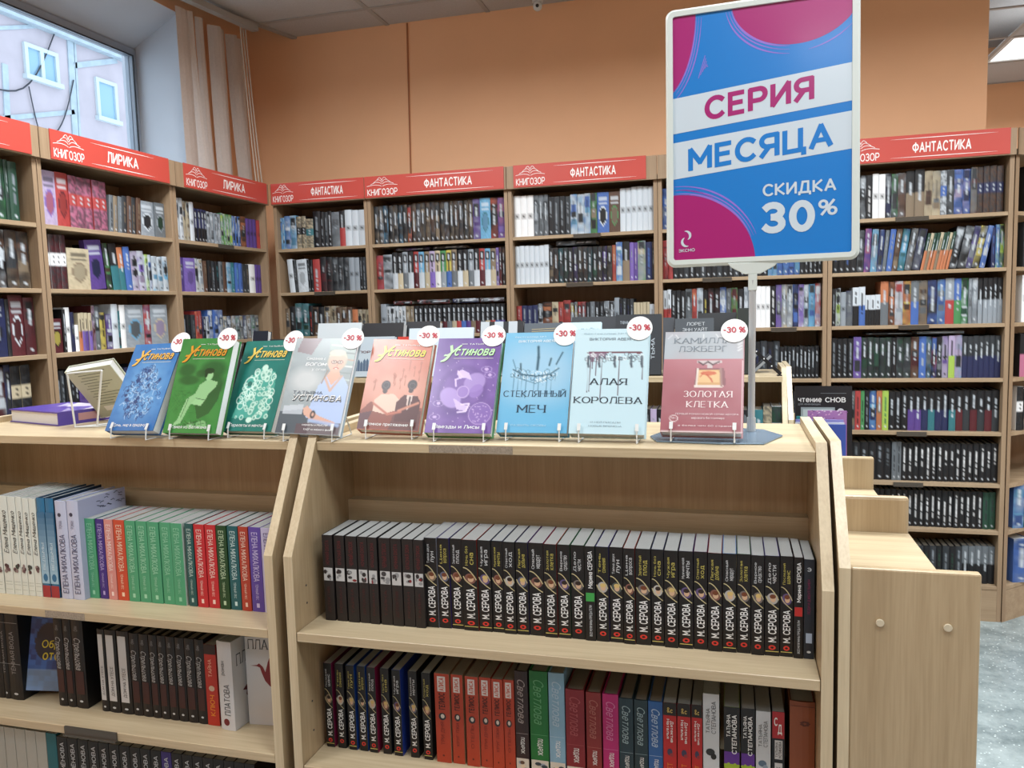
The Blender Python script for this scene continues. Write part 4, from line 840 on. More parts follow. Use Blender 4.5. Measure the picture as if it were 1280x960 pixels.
for k in range(29):
    t_ = e2[k+1]-e2[k]-.0014; x = e2[k]+.0006; h_ = .175; yy = 1.376+.0015*((k*7) % 3)
    if k == 12: soft_book('paperback_book', (x, yy, BS1+.0003), t_, h_, .115, marina(t_, h_, '#3a9a4a'), '#1a2a20', label='black paperback with a green square on its spine, upper front shelf', group='paperbacks on the upper front shelf'); continue
    if k == 27: soft_book('paperback_book', (x, yy, BS1+.0003), t_, h_, .115, marina(t_, h_, '#b52a28'), '#2a1618', label='black paperback with a red square on its spine, right end, upper front shelf', group='paperbacks on the upper front shelf'); continue
    if k == 28: soft_book('paperback_book', (x, yy, BS1+.0003), min(t_, .1355-x), .172, .115, blk(t_, .172), '#1a2230', label='dark blue-black book at the right end of the upper front shelf', group='paperbacks on the upper front shelf'); continue
    soft_book('paperback_book', (x, yy, BS1+.0003), t_, h_, .115, serova(t_, h_, k), ['#2a78c8' if k == 22 else SIDES[k % len(SIDES)]][0],
              label='black paperback, round portrait and gold swirl, %s such from left, upper front shelf' % ORD(k+1-(k > 12)), group='swirl paperbacks on the upper front shelf')
# --- row 2 of the right unit
e3 = edges([406, 420, 433.8, 447.2, 460, 476.4, 491, 511, 528, 544.2], .64, 1.372); SB = ['#7a1848', '#14161a', '#1a4a9a', '#1c58b0', '#8a1848', '#14181c', '#2440a0', '#14161a', '#14181c']
for k in range(9):
    t_ = min(e3[k+1]-e3[k], .0185)-.001
    soft_book('paperback_book', (e3[k]+.0005, 1.372+.001*(k % 2), BS2+.0003), t_, .175, .115, serova(t_, .175, k+40), SB[k],
              label='black paperback, portrait and swirl, %s from left, lower front shelf' % ORD(k+1), group='swirl paperbacks on the lower front shelf')
def orange_sp(t, h, k):
    def paint(b):
        if b is None: return lin('#a63a22')
        pr_rect(b, t*.2, t*.75, h*.80, h*.97, lin('#d0cccc'), 1); up(b, 'АЛИСА', t*.3, t*.66, h*.81, h*.955, lin('#b8442a'), .03, 2); up(b, 'ГЕЛИОС', t*.26, t*.7, h*.60, h*.785, lin('#3a1614'), .04)
        disc(b, t*.48, h*.52, t*.26, h*.042, lin('#2c2a30')); disc(b, t*.5, h*.525, t*.13, h*.024, lin('#c8c0b8'), 3); up(b, ['ТРИ ДНЯ', 'КРУГ ЛЖИ', 'ОТЕЛЬ'][k % 3], t*.34, t*.6, h*.2, h*.46, lin('#7a2418'), .01); disc(b, t*.48, h*.08, t*.08, h*.012, lin('#5a1c14'), 2, 6)
    return paint
for k, (a, c) in enumerate(((544.9, 563), (565, 579.5), (583, 599), (600.2, 614.6), (615.8, 629.6), (630.2, 643.3))):
    x0, x1 = edges([a, c], .64, 1.372); soft_book('paperback_book', (x0, 1.37+.002*(k % 2), BS2+.0003), x1-x0, .178, .118, orange_sp(x1-x0, .178, k), '#a88a70' if k in (0, 1, 2) else '#a03c26', 'yellowpaper',
        label='orange-red thriller paperback, %s orange one from left, lower front shelf' % ORD(k+1), group='orange-red paperbacks on the lower front shelf')
def classic(t, h, base, name='#c9b48c', foot='#c8c4bc', line=True, tx='Светлова'):
    def paint(b):
        if b is None: return lin(base)
        down(b, tx, t*.22, t*.8, h*.50, h*.93, lin(name), -.004, shear=.35); 
        if line: pr_rect(b, t*.05, t*.95, h*.385, h*.389, lin(name))
        down(b, 'ПОДАРОК', t*.4, t*.68, h*.19, h*.35, WHT, .01)
        r = random.Random(int(t*1e6)); pr_rect(b, t*.03, t*.97, 0, h*.14, lin(foot), 1)
        for q in range(4): disc(b, t*r.uniform(.25, .75), h*r.uniform(.03, .11), t*.18, h*.018, lin(r.choice(['#5a4438', '#d8c8b0', '#8c9cb0', '#2c3a48'])), 2+q, 8)
    return paint
ROW2 = [(644.2, 660.7, '#2c1a1e', '#9a9090', .197, 'dark plum'), (662.7, 685.5, '#156a30', '#5a9a6a', .2, 'green'), (686.5, 706.4, '#7fa8c4', '#a8c4d8', .2, 'light blue'), (707.4, 731, '#7a1c28', '#9c4a50', .172, 'wine red'), (733, 752, '#7c2426', '#a06058', .17, 'brick red'),
        (753.6, 773.6, '#a81a68', '#c470a0', .17, 'magenta'), (774, 792, '#1c3440', '#8ca4ac', .165, 'dark teal'), (793, 810, '#1a323c', '#8ca4ac', .165, 'deep petrol'), (810.6, 828.8, '#285a9a', '#a4bcd8', .165, 'mid blue')]
for k, (a, c, base, nm, h_, w_) in enumerate(ROW2):
    x0, x1 = edges([a, c], .64, 1.372); soft_book('hardcover_book', (x0, 1.372, BS2+.0003), x1-x0-.0006, h_, .12, classic(x1-x0, h_, base, nm), base, 'yellowpaper', hard=True, label='%s hardback with script title on its spine, lower front shelf' % w_, group='script titled hardbacks on the lower front shelf')
def redblk(t, h):
    def paint(b):
        if b is None: return lin('#b01f22')
        pr_rect(b, 0.0002, t-.0002, h*.86, h, lin('#15100e'), 1); flat(b, '&c', t*.28, t*.72, h*.89, h*.95, lin('#c8b060'), .01); down(b, 'Наталья', t*.26, t*.48, h*.6, h*.82, WHT, .01); down(b, 'Детектив', t*.55, t*.78, h*.56, h*.8, WHT, .01)
        disc(b, t*.5, h*.45, t*.2, h*.04, lin('#3a3450')); disc(b, t*.62, h*.42, t*.15, h*.02, lin('#8a2c30'), 3); up(b, 'СЕКРЕТ', t*.3, t*.7, h*.1, h*.33, lin('#d8802c'), .01)
    return paint
for k, (a, c) in enumerate(((829.2, 846), (846.8, 863.8), (864.6, 878.2))):
    x0, x1 = edges([a, c], .64, 1.372); soft_book('paperback_book', (x0, 1.372+.001*k, BS2+.0003), x1-x0-.0005, .166, .115, redblk(x1-x0-.0005, .166), '#141214', label='red paperback with a black head band, %s of three, lower front shelf' % ['left', 'middle', 'right'][k], group='red paperbacks with black heads')
def stepan_w(t, h, big):
    def paint(b):
        if b is None: return lin('#c4ccd4')
        up(b, 'ТАТЬЯНА', t*.18, t*.42, h*.62, h*.86, lin('#3a4048'), -.006); up(b, 'СТЕПАНОВА', t*.52, t*.8, h*.62, h*.93 if big else h*.9, lin('#3a4048'), -.006)
        disc(b, t*.45, h*.44, t*.28, h*.035, lin('#23282c' if big else '#5a7088')); disc(b, t*.65, h*.40, t*.18, h*.03, lin('#15181a' if big else '#8ca0b4'), 3); up(b, 'РОМАН', t*.3, t*.55, h*.1, h*.25, lin('#8a929a'))
    return paint
def stepan_b(t, h):
    def paint(b):
        if b is None: return lin('#15151a')
        up(b, 'ТАТЬЯНА', t*.16, t*.42, h*.68, h*.92, WHT, .015); up(b, 'СТЕПАНОВА', t*.5, t*.82, h*.5, h*.92, WHT, .03); pr_rect(b, .0004, t-.0004, h*.38, h*.52, lin('#5a2a90'), 1); pr_rect(b, .0004, t-.0004, 0, h*.38, lin('#9ab82c'), 1)
        for q in range(5): disc(b, t*(.1+.2*q), h*.38, t*.12, h*.012*(1+q % 2), lin('#9ab82c'), 2, 8)
        up(b, 'ПРИЗРАК', t*.35, t*.65, h*.1, h*.28, lin('#4a5a14'), .01)
    return paint
def sd(t, h):
    def paint(b):
        if b is None: return lin('#121620')
        pr_rect(b, .0003, t-.0003, h*.72, h, lin('#a8242c'), 1); flat(b, 'С', t*.16, t*.44, h*.85, h*.94, WHT, .03); flat(b, 'Д', t*.45, t*.8, h*.77, h*.87, WHT, .03)
        pr_rect(b, t*.22, t*.84, h*.5, h*.7, lin('#c8ccd0'), 2); up(b, 'ТАТЬЯНА', t*.28, t*.46, h*.52, h*.68, K1, .01, 4); up(b, 'УСТИНОВА', t*.54, t*.76, h*.51, h*.69, K1, .02, 4); pr_rect(b, t*.22, t*.84, h*.12, h*.46, lin('#c8ccd0'), 2); up(b, 'ПЕРСОНАЖ', t*.34, t*.66, h*.16, h*.42, K1, .005, 4)
    return paint
def leather(t, h):
    def paint(b):
        if b is None: return lin('#8a4a2a')
        for k in range(7):
            a = k*.9; disc(b, t*.6+t*.13*math.cos(a), h*.80+h*.018*math.sin(a), t*.09, h*.008, lin('#5a2a18'), 2+k % 3, 7)
        up(b, 'РОМАН', t*.45, t*.66, h*.1, h*.3, lin('#b07a4c'), .0); pr_rect(b, t*.0+.001, t-.001, h*.955, h*.96, lin('#5a2a18'))
    return paint
for (a, c, fn, h_, sdc, lb, d_) in ((879, 899.5, lambda t, h: stepan_w(t, h, 1), .19, '#a8b4a8', 'tall pale grey book with an ink blot, lower front shelf', .125), (905, 925, stepan_b, .17, '#8aa83a', 'black, violet and lime book, left of the two, lower front shelf', .118), (926.4, 944, stepan_b, .17, '#3a3a44', 'black, violet and lime book, right of the two, lower front shelf', .118),
        (945, 963.6, lambda t, h: stepan_w(t, h, 0), .168, '#b8c0c8', 'pale grey book with small blue picture, lower front shelf', .118), (965, 981, sd, .17, '#15181f', 'black book with a red head reading СД, lower front shelf', .118), (987, 1019, leather, .192, '#6a3820', 'thick brown leather-look book at the right end of the lower front shelf', .13)):
    x0, x1 = edges([a, c], .64, 1.372); x1 = min(x1, .1352); soft_book('hardcover_book', (x0, 1.372, BS2+.0003), x1-x0-.0006, h_, d_, fn(x1-x0-.0006, h_), sdc, label=lb, group='various books at the right end of the lower front shelf', hard='leather' in lb)

# --- row 1 of the left unit
def flowers(t, h, k):
    def paint(b):
        if b is None: return lin('#d5ddd6')
        up(b, 'Елена Мищенко', t*.25, t*.8, h*.42, h*.85, lin('#2c3436'), -.004, shear=.3); r = random.Random(k)
        for q in range(6): disc(b, t*r.uniform(.25, .8), h*(.27+r.uniform(-.035, .035)), t*.2, h*.02, lin(r.choice(['#4a3034', '#6a5054', '#3a4440', '#8a7a78'])), 2+q, 7)
        for z in (.13, .1, .05): pr_rect(b, t*.12, t*.88, h*z, h*z+.0008, lin('#9aa8a0'))
    return paint
def sea(t, h):
    def paint(b):
        if b is None: return lin('#2a6f98')
        for q in range(12): pr_rect(b, .0004, t-.0004, h*(.14+.06*q), h*(.2+.06*q), tuple(np.array(lin('#9cc0d4'))*(1-q/12)+np.array(lin('#1f6088'))*(q/12)), 1)
        pr_rect(b, .0004, t-.0004, 0, h*.12, lin('#9c3036'), 1); up(b, 'ВЕДЬМЫ', t*.3, t*.62, h*.28, h*.55, lin('#c8dce6'), .0); disc(b, t*.5, h*.2, t*.28, h*.04, lin('#2a6a94'))
    return paint
def miha(t, h, base, txc, light=False):
    def paint(b):
        if b is None: return lin(base)
        (up if light else down)(b, 'ЕЛЕНА МИХАЛКОВА', t*.24, t*.74, h*(.06 if light else .36), h*(.66 if light else .94), lin(txc), .0)
        if light: disc(b, t*.4, h*.86, t*.15, h*.02, lin('#3a3c50')); up(b, 'РОМАН', t*.3, t*.6, h*.72, h*.8, lin('#7a7c94'))
        else: down(b, 'ТЁМНЫЙ ЛЕС', t*.36, t*.58, h*.14, h*.33, lin(txc), -.004); pr_rect(b, t*.38, t*.62, h*.05, h*.1, lin(txc), 2)
    return paint
def lbl(s, k): return s
A1 = [(-11, 3.5, 'f', .2, '#cfd6cf', 'white book with pale flowers cut by the left picture edge'), (4.7, 15.5, 'f', .222, '', 'first tall white flowered book from the left'), (15.9, 25.6, 'f', .221, '', 'second tall white flowered book from the left'), (26, 33.6, 'f', .221, '', 'third tall white flowered book from the left'), (34, 42, 'f', .219, '', 'fourth tall white flowered book from the left'), (42.4, 50.8, 'f', .219, '', 'fifth tall white flowered book, beside the blue ones'),
      (51.6, 61.6, 's', .221, '#15405c', 'sea-blue book with red foot, left of the two'), (62.2, 72.6, 's', .221, '#0f2c44', 'sea-blue book with red foot, right of the two'), (74.2, 88.2, 'L', .216, '#b4bcd6', 'tall pale lavender book beside the blue ones'), (88.8, 103, 'L', .218, '#aab2d0', 'tall lavender book with ink brushwork on its cover')]
for k, (a, c, ty, h_, sdc, lb) in enumerate(A1):
    x0, x1 = edges([a, c], .90, 1.362); x0 = max(x0, -1.7955); t_ = x1-x0-.0004
    fn = flowers(t_, h_, k) if ty == 'f' else (sea(t_, h_) if ty == 's' else miha(t_, h_, '#bcc4dc', '#4a5070', True))
    def ex(b, t_=t_, h_=h_, k=k):
        r = random.Random(4)
        for q in range(16):    # ink strokes on the visible right board
            y0_, z0_ = r.uniform(.05, .125), h_*r.uniform(.86, .985); P = [(t_+.0003, y0_+.004*i, z0_+r.uniform(-.002, .002)-.0004*i) for i in range(4)]; b.strip(P, .0018, (1, 0, 0), lin('#4a5068'))
    soft_book('hardcover_book', (x0, 1.36, AS1+.0003), t_, h_, .14 if h_ > .21 else .13, fn, sdc or '#ccd4ce', hard=ty != 'f', label=lb+', upper shelf of left unit', group='tall pale books on the upper shelf of the left unit', extra=ex if k == 9 else None)
A2 = [(109.5, 121.8, '#4a9c74', '#8ccaa8', 'green'), (123, 133, '#3f2a7c', '#b0a4d8', 'deep purple'), (134, 144.6, '#cf8c86', '#f0dcd8', 'salmon pink'), (145.2, 158.8, '#c44a30', '#ecd0b8', 'orange-red'), (159.6, 172.6, '#4a9c74', '#9cd4b4', 'green'), (173.2, 186.8, '#4a9c74', '#9cd4b4', 'green'), (187.6, 201.8, '#4a9c74', '#9cd4b4', 'green'), (202.8, 216.4, '#4a9c74', '#8ccaa8', 'green'), (217, 231, '#4a9c74', '#8ccaa8', 'green'),
      (234, 244, '#1f5454', '#b8d0c8', 'dark teal'), (245.6, 258.4, '#bc2830', '#ecd0c8', 'red'), (259.2, 272.4, '#bc2830', '#ecd0c8', 'red'), (273.4, 286, '#1c4424', '#b8d0b0', 'dark green'), (287, 299.8, '#1c5a60', '#c0dcdc', 'teal'), (301, 312.8, '#a83c2c', '#e4c8b8', 'brick red'), (313.6, 328.4, '#5a469c', '#c8c0e8', 'violet'), (329.2, 343, '#b8b4d4', '#5a5880', 'pale lilac')]
cnt = {}
e0 = None
for k, (a, c, base, tx, w_) in enumerate(A2):
    x0, x1 = edges([a, c], .90, 1.378); x1 = min(x1, -.8605); cnt[w_] = cnt.get(w_, 0)+1
    soft_book('paperback_book', (x0, 1.376+.001*(k % 2), AS1+.0003), x1-x0-.0004, .176, .118, miha(x1-x0, .176, base, tx), base if k not in (8,) else '#c8d4cc',
              label='%s paperback, %s from left in the coloured series, upper left unit' % (w_, ORD(k+1)), group='coloured paperback series in the left unit')
# --- row 2 of the left unit
def blackscript(t, h, k, foot=True):
    def paint(b):
        if b is None: return lin('#16161a')
        down(b, 'Стрельцова', t*.22, t*.78, h*.44, h*.80, lin('#b4b8bc'), -.006, shear=.3); down(b, 'мир', t*.3, t*.6, h*.87, h*.93, lin('#74787c'), 0)
        if foot: pr_rect(b, t*.15, t*.85, h*.16, h*.42, lin('#3a1a1c'), 1)
        disc(b, t*.5, h*.08, t*.15, h*.012, OFFW)
    return paint
def packed(t, h, k):
    def paint(b):
        if b is None: return lin('#141518')
        up(b, 'ТЁМНАЯ ВОДА', t*.3, t*.62, h*.3, h*.8, lin('#8a8c8e'), 0); disc(b, t*.5, h*.07, t*.16, h*.013, OFFW)
        for z in (.9, .42): pr_rect(b, 0, t, h*z, h*z+.0012, lin('#8c8f92'), 4)
    return paint
def whlabel(t, h, k):
    def paint(b):
        if b is None: return lin('#17191c')
        pr_rect(b, t*.12, t*.8, h*.14, h*.94, lin('#c8ccd0'), 1); up(b, 'ДОМ НА УТЕСЕ', t*.34, t*.62, h*.2, h*.56, lin('#3a3e42'), .0); disc(b, t*.5, h*.06, t*.16, h*.012, OFFW)
    return paint
AZ = AS2+.0003
for k, (a, c, fn, h_, lb) in enumerate(((-14, 2.3, packed, .2, 'first shrink-wrapped black book at the left picture edge'), (2.6, 9.4, packed, .2, 'second shrink-wrapped black book from the left edge'), (9.8, 26, packed, .2, 'third shrink-wrapped black book, beside the blue leaning one'),
        (70.6, 81.2, blackscript, .2, 'black book with silver script, right after the blue leaning one'), (81.8, 92, blackscript, .2, 'black book with silver script, second after the leaning one'), (92.6, 107, blackscript, .202, 'thick black book with silver script, third after the leaning one'),
        (124.6, 133.4, whlabel, .186, 'slim black and white framed book after the gap'), (134, 147.6, whlabel, .186, 'black book with white spine label, left of the two'), (148.6, 163.4, whlabel, .186, 'black book with white spine label, right of the two'),
        (164.2, 175.6, blackscript, .184, 'first slim black script book right of the white labels'), (176.2, 187.8, blackscript, .184, 'second slim black script book right of the white labels'), (188.4, 198.4, blackscript, .184, 'third slim black script book right of the white labels'), (199, 209.4, blackscript, .184, 'fourth slim black script book right of the white labels'),
        (210, 220.8, blackscript, .184, 'fifth slim black script book right of the white labels'), (221.4, 232.4, blackscript, .184, 'sixth slim black script book right of the white labels'), (233, 245, blackscript, .184, 'seventh slim black script book right of the white labels'), (245.6, 257, blackscript, .184, 'eighth slim black script book, beside the red one'))):
    x0, x1 = edges([a, c], .66, 1.372); x0 = max(x0, -1.795); t_ = x1-x0-.0005
    soft_book('hardcover_book', (x0, 1.37, AZ), t_, h_, .125, fn(t_, h_, k), '#141416', 'yellowpaper' if k > 5 else 'paper', hard=True, label=lb+', middle shelf of left unit', group='black books on the middle shelf of the left unit')
def redsp(t, h):
    def paint(b):
        if b is None: return lin('#b02c20')
        pr_rect(b, 0.0003, t-.0003, h*.88, h, lin('#2a1614'), 1); up(b, 'ТАЙНА', t*.3, t*.6, h*.6, h*.82, lin('#e0a890'), .01); disc(b, t*.5, h*.46, t*.24, h*.035, lin('#c8b09c')); up(b, 'КЛЮЧ', t*.3, t*.7, h*.12, h*.38, lin('#d8882c'), .02)
    return paint
x0, x1 = edges([257.6, 272.4], .66, 1.372); soft_book('paperback_book', (x0, 1.37, AZ), x1-x0-.0005, .176, .118, redsp(x1-x0, .176), '#8c241c', label='red paperback beside the white one, middle shelf of left unit', group=None)
# white book turned a little, woman's silhouette on its board
def platova(t, h):
    def paint(b):
        if b is None: return lin('#c9cdd2')
        up(b, 'ПЛАТОВА', t*.36, t*.78, h*.17, h*.52, lin('#3c4248'), -.002); up(b, 'роман', t*.3, t*.5, h*.62, h*.78, lin('#6a7076'), 0); disc(b, t*.45, h*.09, t*.2, h*.04, lin('#6a1a24'))
    return paint
x0, x1 = edges([273, 292.6], .66, 1.362)
def sil(b):
    t_, h_ = x1-x0-.001, .19
    P = [(.10, .62), (.075, .60), (.055, .54), (.050, .47), (.044, .44), (.030, .40), (.042, .375), (.040, .33), (.045, .29), (.056, .27), (.076, .275), (.078, .21), (.060, .12), (.098, .16), (.127, .22), (.127, .60), (.118, .63)]
    b.face([(t_+.0004, y, z*h_) for y, z in P], lin('#5e1c24')); b.text('ПЛАТОВА', (t_+.0004, .015, h_*.70), (0, .112, 0), (0, 0, h_*.14), lin('#3c4248'), -.01)
soft_book('hardcover_book', (x0, 1.362, AZ), x1-x0-.001, .19, .128, platova(x1-x0-.001, .19), '#c4c8cc', label='white book with a dark red woman silhouette on its board, middle left shelf', yaw=-6, hard=True, extra=sil)
# white book standing face out at the right end, red hummingbird
def face_book(name, O, yaw, tilt, roll, w, h, th, label, art=None, paint=None, base='#c9cdd2', page='whitepaper', group=None, sticker=None):
    ca, sa = math.cos(R_(yaw)), math.sin(R_(yaw)); e = Vector((ca, sa, 0)); n = Vector((-sa, ca, 0)); tt = R_(tilt); rr = R_(roll)
    u = Vector((0, 0, math.cos(tt)))+n*math.sin(tt); e2 = e*math.cos(rr)+u*math.sin(rr); u2 = -e*math.sin(rr)+u*math.cos(rr); k = e2.cross(u2)*-1
    Mx = Matrix.Identity(4)
    for i in range(3): Mx[i][0] = e2[i]; Mx[i][1] = k[i]; Mx[i][2] = u2[i]; Mx[i][3] = O[i]
    root = thing(name, label, 'book', (0, 0, 0), 0, group); root.matrix_world = Mx
    b = MB(); bc = lin(base); c = .0022
    if art is not None: b.grid((0, 0, 0), (w, 0, 0), (0, 0, h), art); b.box(0, w, 0.0001, c, 0, h, bc, skip='f')
    else: b.box(0, w, 0, c, 0, h, bc)
    b.box(0, w, th-c, th, 0, h, bc); b.box(0, c, c, th-c, 0, h, bc)
    if paint: paint(b)
    obj('cover', b, M['gloss'] if art is not None else M['print'], root)
    q = MB(); q.box(c+.0001, w-.0035, c+.0002, th-c-.0002, .0025, h-.0025); obj('page_block', q, M[page], root)
    if sticker:
        cx, cz = sticker; q = MB(); n_ = 28; r0 = .0245
        q.prism([(cx+r0*math.cos(6.28319*i/n_), cz+r0*math.sin(6.28319*i/n_)) for i in range(n_)], -.0021, -.0012, 'y', lin('#eef0f0'))
        for (dx, dz, cc, bo) in ((.0012, -.0012, '#b08c90', .03), (0, 0, '#b8283c', .03)):
            y = -.0023-(.0002 if dx == 0 else 0); q.text('-30 %', (cx-.0205+dx, y, cz-.0045+dz), (.0405, 0, 0), (0, 0, .0125), lin(cc), bo)
        o = obj('discount_sticker', q, M['print'], root); o['label'] = 'round white sticker reading -30 %'
    return root
def bird(b):
    w, h = .082, .19; S = [(.12, .69), (.3, .70), (.36, .72), (.46, .68), (.52, .62), (.60, .74), (.66, .80), (.66, .72), (.72, .74), (.84, .84), (.97, .92), (.96, .72), (.86, .62), (.80, .55), (.90, .47), (.99, .38), (.98, .30), (.86, .36), (.76, .44), (.62, .46), (.50, .52), (.42, .61), (.38, .67), (.3, .685)]
    b.face([(x*w, -.0004, z*h*.98) for x, z in S], lin('#7a1c22')); b.text('ПЛАТОВА', (w*.08, -.0004, h*.86), (w*1.3, 0, 0), (0, 0, h*.12), lin('#3c4248'), -.01)
x0 = onY(313.5, 870, 1.402).x
face_book('hardcover_book', (x0, 1.392, AZ), 6, 0, 0, -.862-x0-.004, .19, .022, 'white book standing face out with a red hummingbird, middle left shelf', paint=bird)
# blue illustrated book leaning between the black ones
def bluecover():
    W, H = 40, 60; a = np.zeros((H, W, 3)); v, u = np.mgrid[0:1:H*1j, 0:1:W*1j]
    a[:] = lin('#2c4a90'); n = nrng.rand(H//4+2, W//4+2); 
    for i in range(H):
        for j in range(W):
            q = n[i//4, j//4]; a[i, j] = np.array(lin('#27407c'))*(1-q)+np.array(lin('#3f74c4'))*q
    m_ = ((u-.35)**2/.05+(v-.35)**2/.06) < 1; a[m_] = np.array(lin('#222a3c')); m_ = (v > .72); a[m_] = a[m_]*.5+np.array(lin('#9cc0e0'))*.5
    return a
def bluetx(b):
    b.text('Обратный', (.03, -.0004, .095), (.09, 0, 0), (0, 0, .018), lin('#d8c83c'), .01); b.text('отсчёт', (.035, -.0004, .068), (.07, 0, 0), (0, 0, .016), lin('#d8c83c'), .01)
pA = onZ(37, 865, AS2)
face_book('paperback_book', (-1.558, 1.374, AS2+.0225), 28, 10, -9, .115, .17, .016, 'blue illustrated book with yellow title leaning against the black books', art=bluecover(), paint=bluetx, base='#27407c')
# bottom row of the left unit: only heads show
for k in range(26):
    px = -16+k*13; wht = k < 6; x0, x1 = edges([px, px+12.6], .46, 1.38); x0 = max(x0, -1.795); x1 = min(x1, -.862)
    if x1-x0 < .006: continue
    col = '#b4b8b4' if wht else ('#1f6a78' if k == 6 else ('#16181c' if k < 17 else ('#3a2a80' if k == 17 else '#1c1a1c')))
    def pn(b, t=x1-x0, col=col, k=k):
        if b is None: return lin(col)
        if k > 6: up(b, 'СЕМЁНОВА', t*.3, t*.7, .09, .178, OFFW, .01)
    soft_book('paperback_book', (x0, 1.372, .3003), x1-x0-.0005, .195 if wht or k == 6 else .19, .12, pn, col, label='%s book, %s from left, bottom row of the left unit' % ('white' if wht else ('teal' if k == 6 else 'black'), ORD(k+1)), group='books in the bottom row of the left unit')

# ================================================================== face-out display on the front units
class Art:
    def __init__(s, base, w=78, h=120):
        s.W, s.H = w, h; s.v, s.u = np.mgrid[1:0:h*1j, 0:1:w*1j]; s.a = np.zeros((h, w, 3)); s.a[:] = lin(base)
    def put(s, m, c, al=1.0):
        c = np.array(lin(c) if isinstance(c, str) else c); m = m.astype(float)*al; s.a = s.a*(1-m[..., None])+c*m[..., None]
    def ell(s, cx, cy, rx, ry, c, al=1.0, rot=0, soft=.15):
        x, y = (s.u-cx), (s.v-cy)*1.55; ca, sa = math.cos(rot), math.sin(rot); X, Y = x*ca+y*sa, -x*sa+y*ca
        d = np.sqrt((X/rx)**2+(Y/(ry*1.55))**2); s.put(np.clip((1-d)/soft+.5, 0, 1), c, al)
    def ring(s, cx, cy, rx, ry, wd, c, al=1.0):
        d = np.sqrt(((s.u-cx)/rx)**2+((s.v-cy)/ry)**2); s.put(np.clip(1.3-abs(d-1)*rx/wd, 0, 1), c, al)
    def line(s, pts, wd, c, al=1.0):
        for (x0, y0), (x1, y1) in zip(pts[:-1], pts[1:]):
            dx, dy = x1-x0, (y1-y0)*1.55; L = dx*dx+dy*dy+1e-9; t = np.clip(((s.u-x0)*dx+(s.v-y0)*1.55*dy)/L, 0, 1)
            d = np.hypot(s.u-x0-t*dx, (s.v-y0)*1.55-t*dy); s.put(np.clip(1.4-d/wd, 0, 1), c, al)
    def poly(s, pts, c, al=1.0):
        m = np.zeros_like(s.u, bool); n = len(pts)
        for i in range(n):
            (x0, y0), (x1, y1) = pts[i], pts[(i+1) % n]
            if y0 == y1: continue
            m ^= ((s.v > min(y0, y1)) & (s.v <= max(y0, y1)) & (s.u < x0+(s.v-y0)*(x1-x0)/(y1-y0)))
        s.put(m, c, al)
    def grad(s, v0, v1, c, a0, a1):
        t = np.clip((s.v-v0)/(v1-v0), 0, 1); s.put(((s.v-v0)*(s.v-v1) <= 0)*(a0+(a1-a0)*t), c)
    def noise(s, c, al, sc=8, m=None):
        n = nrng.rand(s.H//sc+2, s.W//sc+2); i = np.arange(s.H)/sc; j = np.arange(s.W)/sc; i0, j0 = i.astype(int), j.astype(int); fi, fj = (i-i0)[:, None], (j-j0)[None]
        q = n[i0][:, j0]*(1-fi)*(1-fj)+n[i0+1][:, j0]*fi*(1-fj)+n[i0][:, j0+1]*(1-fi)*fj+n[i0+1][:, j0+1]*fi*fj
        q = np.clip((q-.35)*2, 0, 1); s.put(q*(1 if m is None else m), c, al)
def script_title(b, w, h, main):
    """slanted hand lettered author line with a long swash"""
    y = -.0006
    for (dx, dz, c) in ((.0010, -.0010, '#2a2c30'), (0, 0, main)):
        yy = y-(.0003 if dx == 0 else 0)
        b.text('У', (w*.10+dx, yy, h*.80+dz), (w*.19, 0, 0), (0, 0, h*.125), lin(c), .02, .45); b.text('стинова', (w*.27+dx, yy, h*.805+dz), (w*.62, 0, 0), (0, 0, h*.072), lin(c), .015, .4)
        b.strip([(w*(.25-.17*f)+dx, yy, h*(.86-.115*f-.03*math.sin(f*3.1))+dz) for f in [i/8 for i in range(9)]], [w*.035*math.sin(.5+2.4*i/8)+.001 for i in range(9)], (0, 1, 0), lin(c))
    b.text('ТАТЬЯНА', (w*.5, y, h*.925), (w*.3, 0, 0), (0, 0, h*.016), lin('#d8dcd8'), .01); b.strip([(w*.28, y, h*.777), (w*.9, y, h*.777)], .0008, (0, 1, 0), lin('#d8dcc8'))
    b.strip([(w*.38, y, h*.934), (w*.47, y, h*.934)], .0012, (0, 1, 0), lin('#d8dcd8'))
def art_blue():
    A = Art('#3a7ab8'); A.ell(.5, .45, .42, .36, '#6aa4d4', .8, soft=.9); A.noise('#2c68a8', .35, 6); A.grad(0, .25, '#245a98', .5, 0); r = random.Random(3)
    for k in range(210):
        v = r.uniform(.14, .72); hw = .40*(1-abs(v-.38)/.36)**.8 if abs(v-.38) < .36 else 0; u = .5+r.uniform(-hw, hw)*1.05; a = r.uniform(0, 6.28); L = r.uniform(.03, .06)
        P = [(u+L*math.cos(a+q*.7)*q*.6, v+.7*L*math.sin(a+q*.7)*q*.6) for q in range(4)]; A.line(P, .007, '#1c3a74' if k % 3 else '#a8cce8', .85)
    for k in range(9): A.ell(r.uniform(.15, .85), r.uniform(.2, .66), .03, .02, '#1a3468', .9)
    return A.a
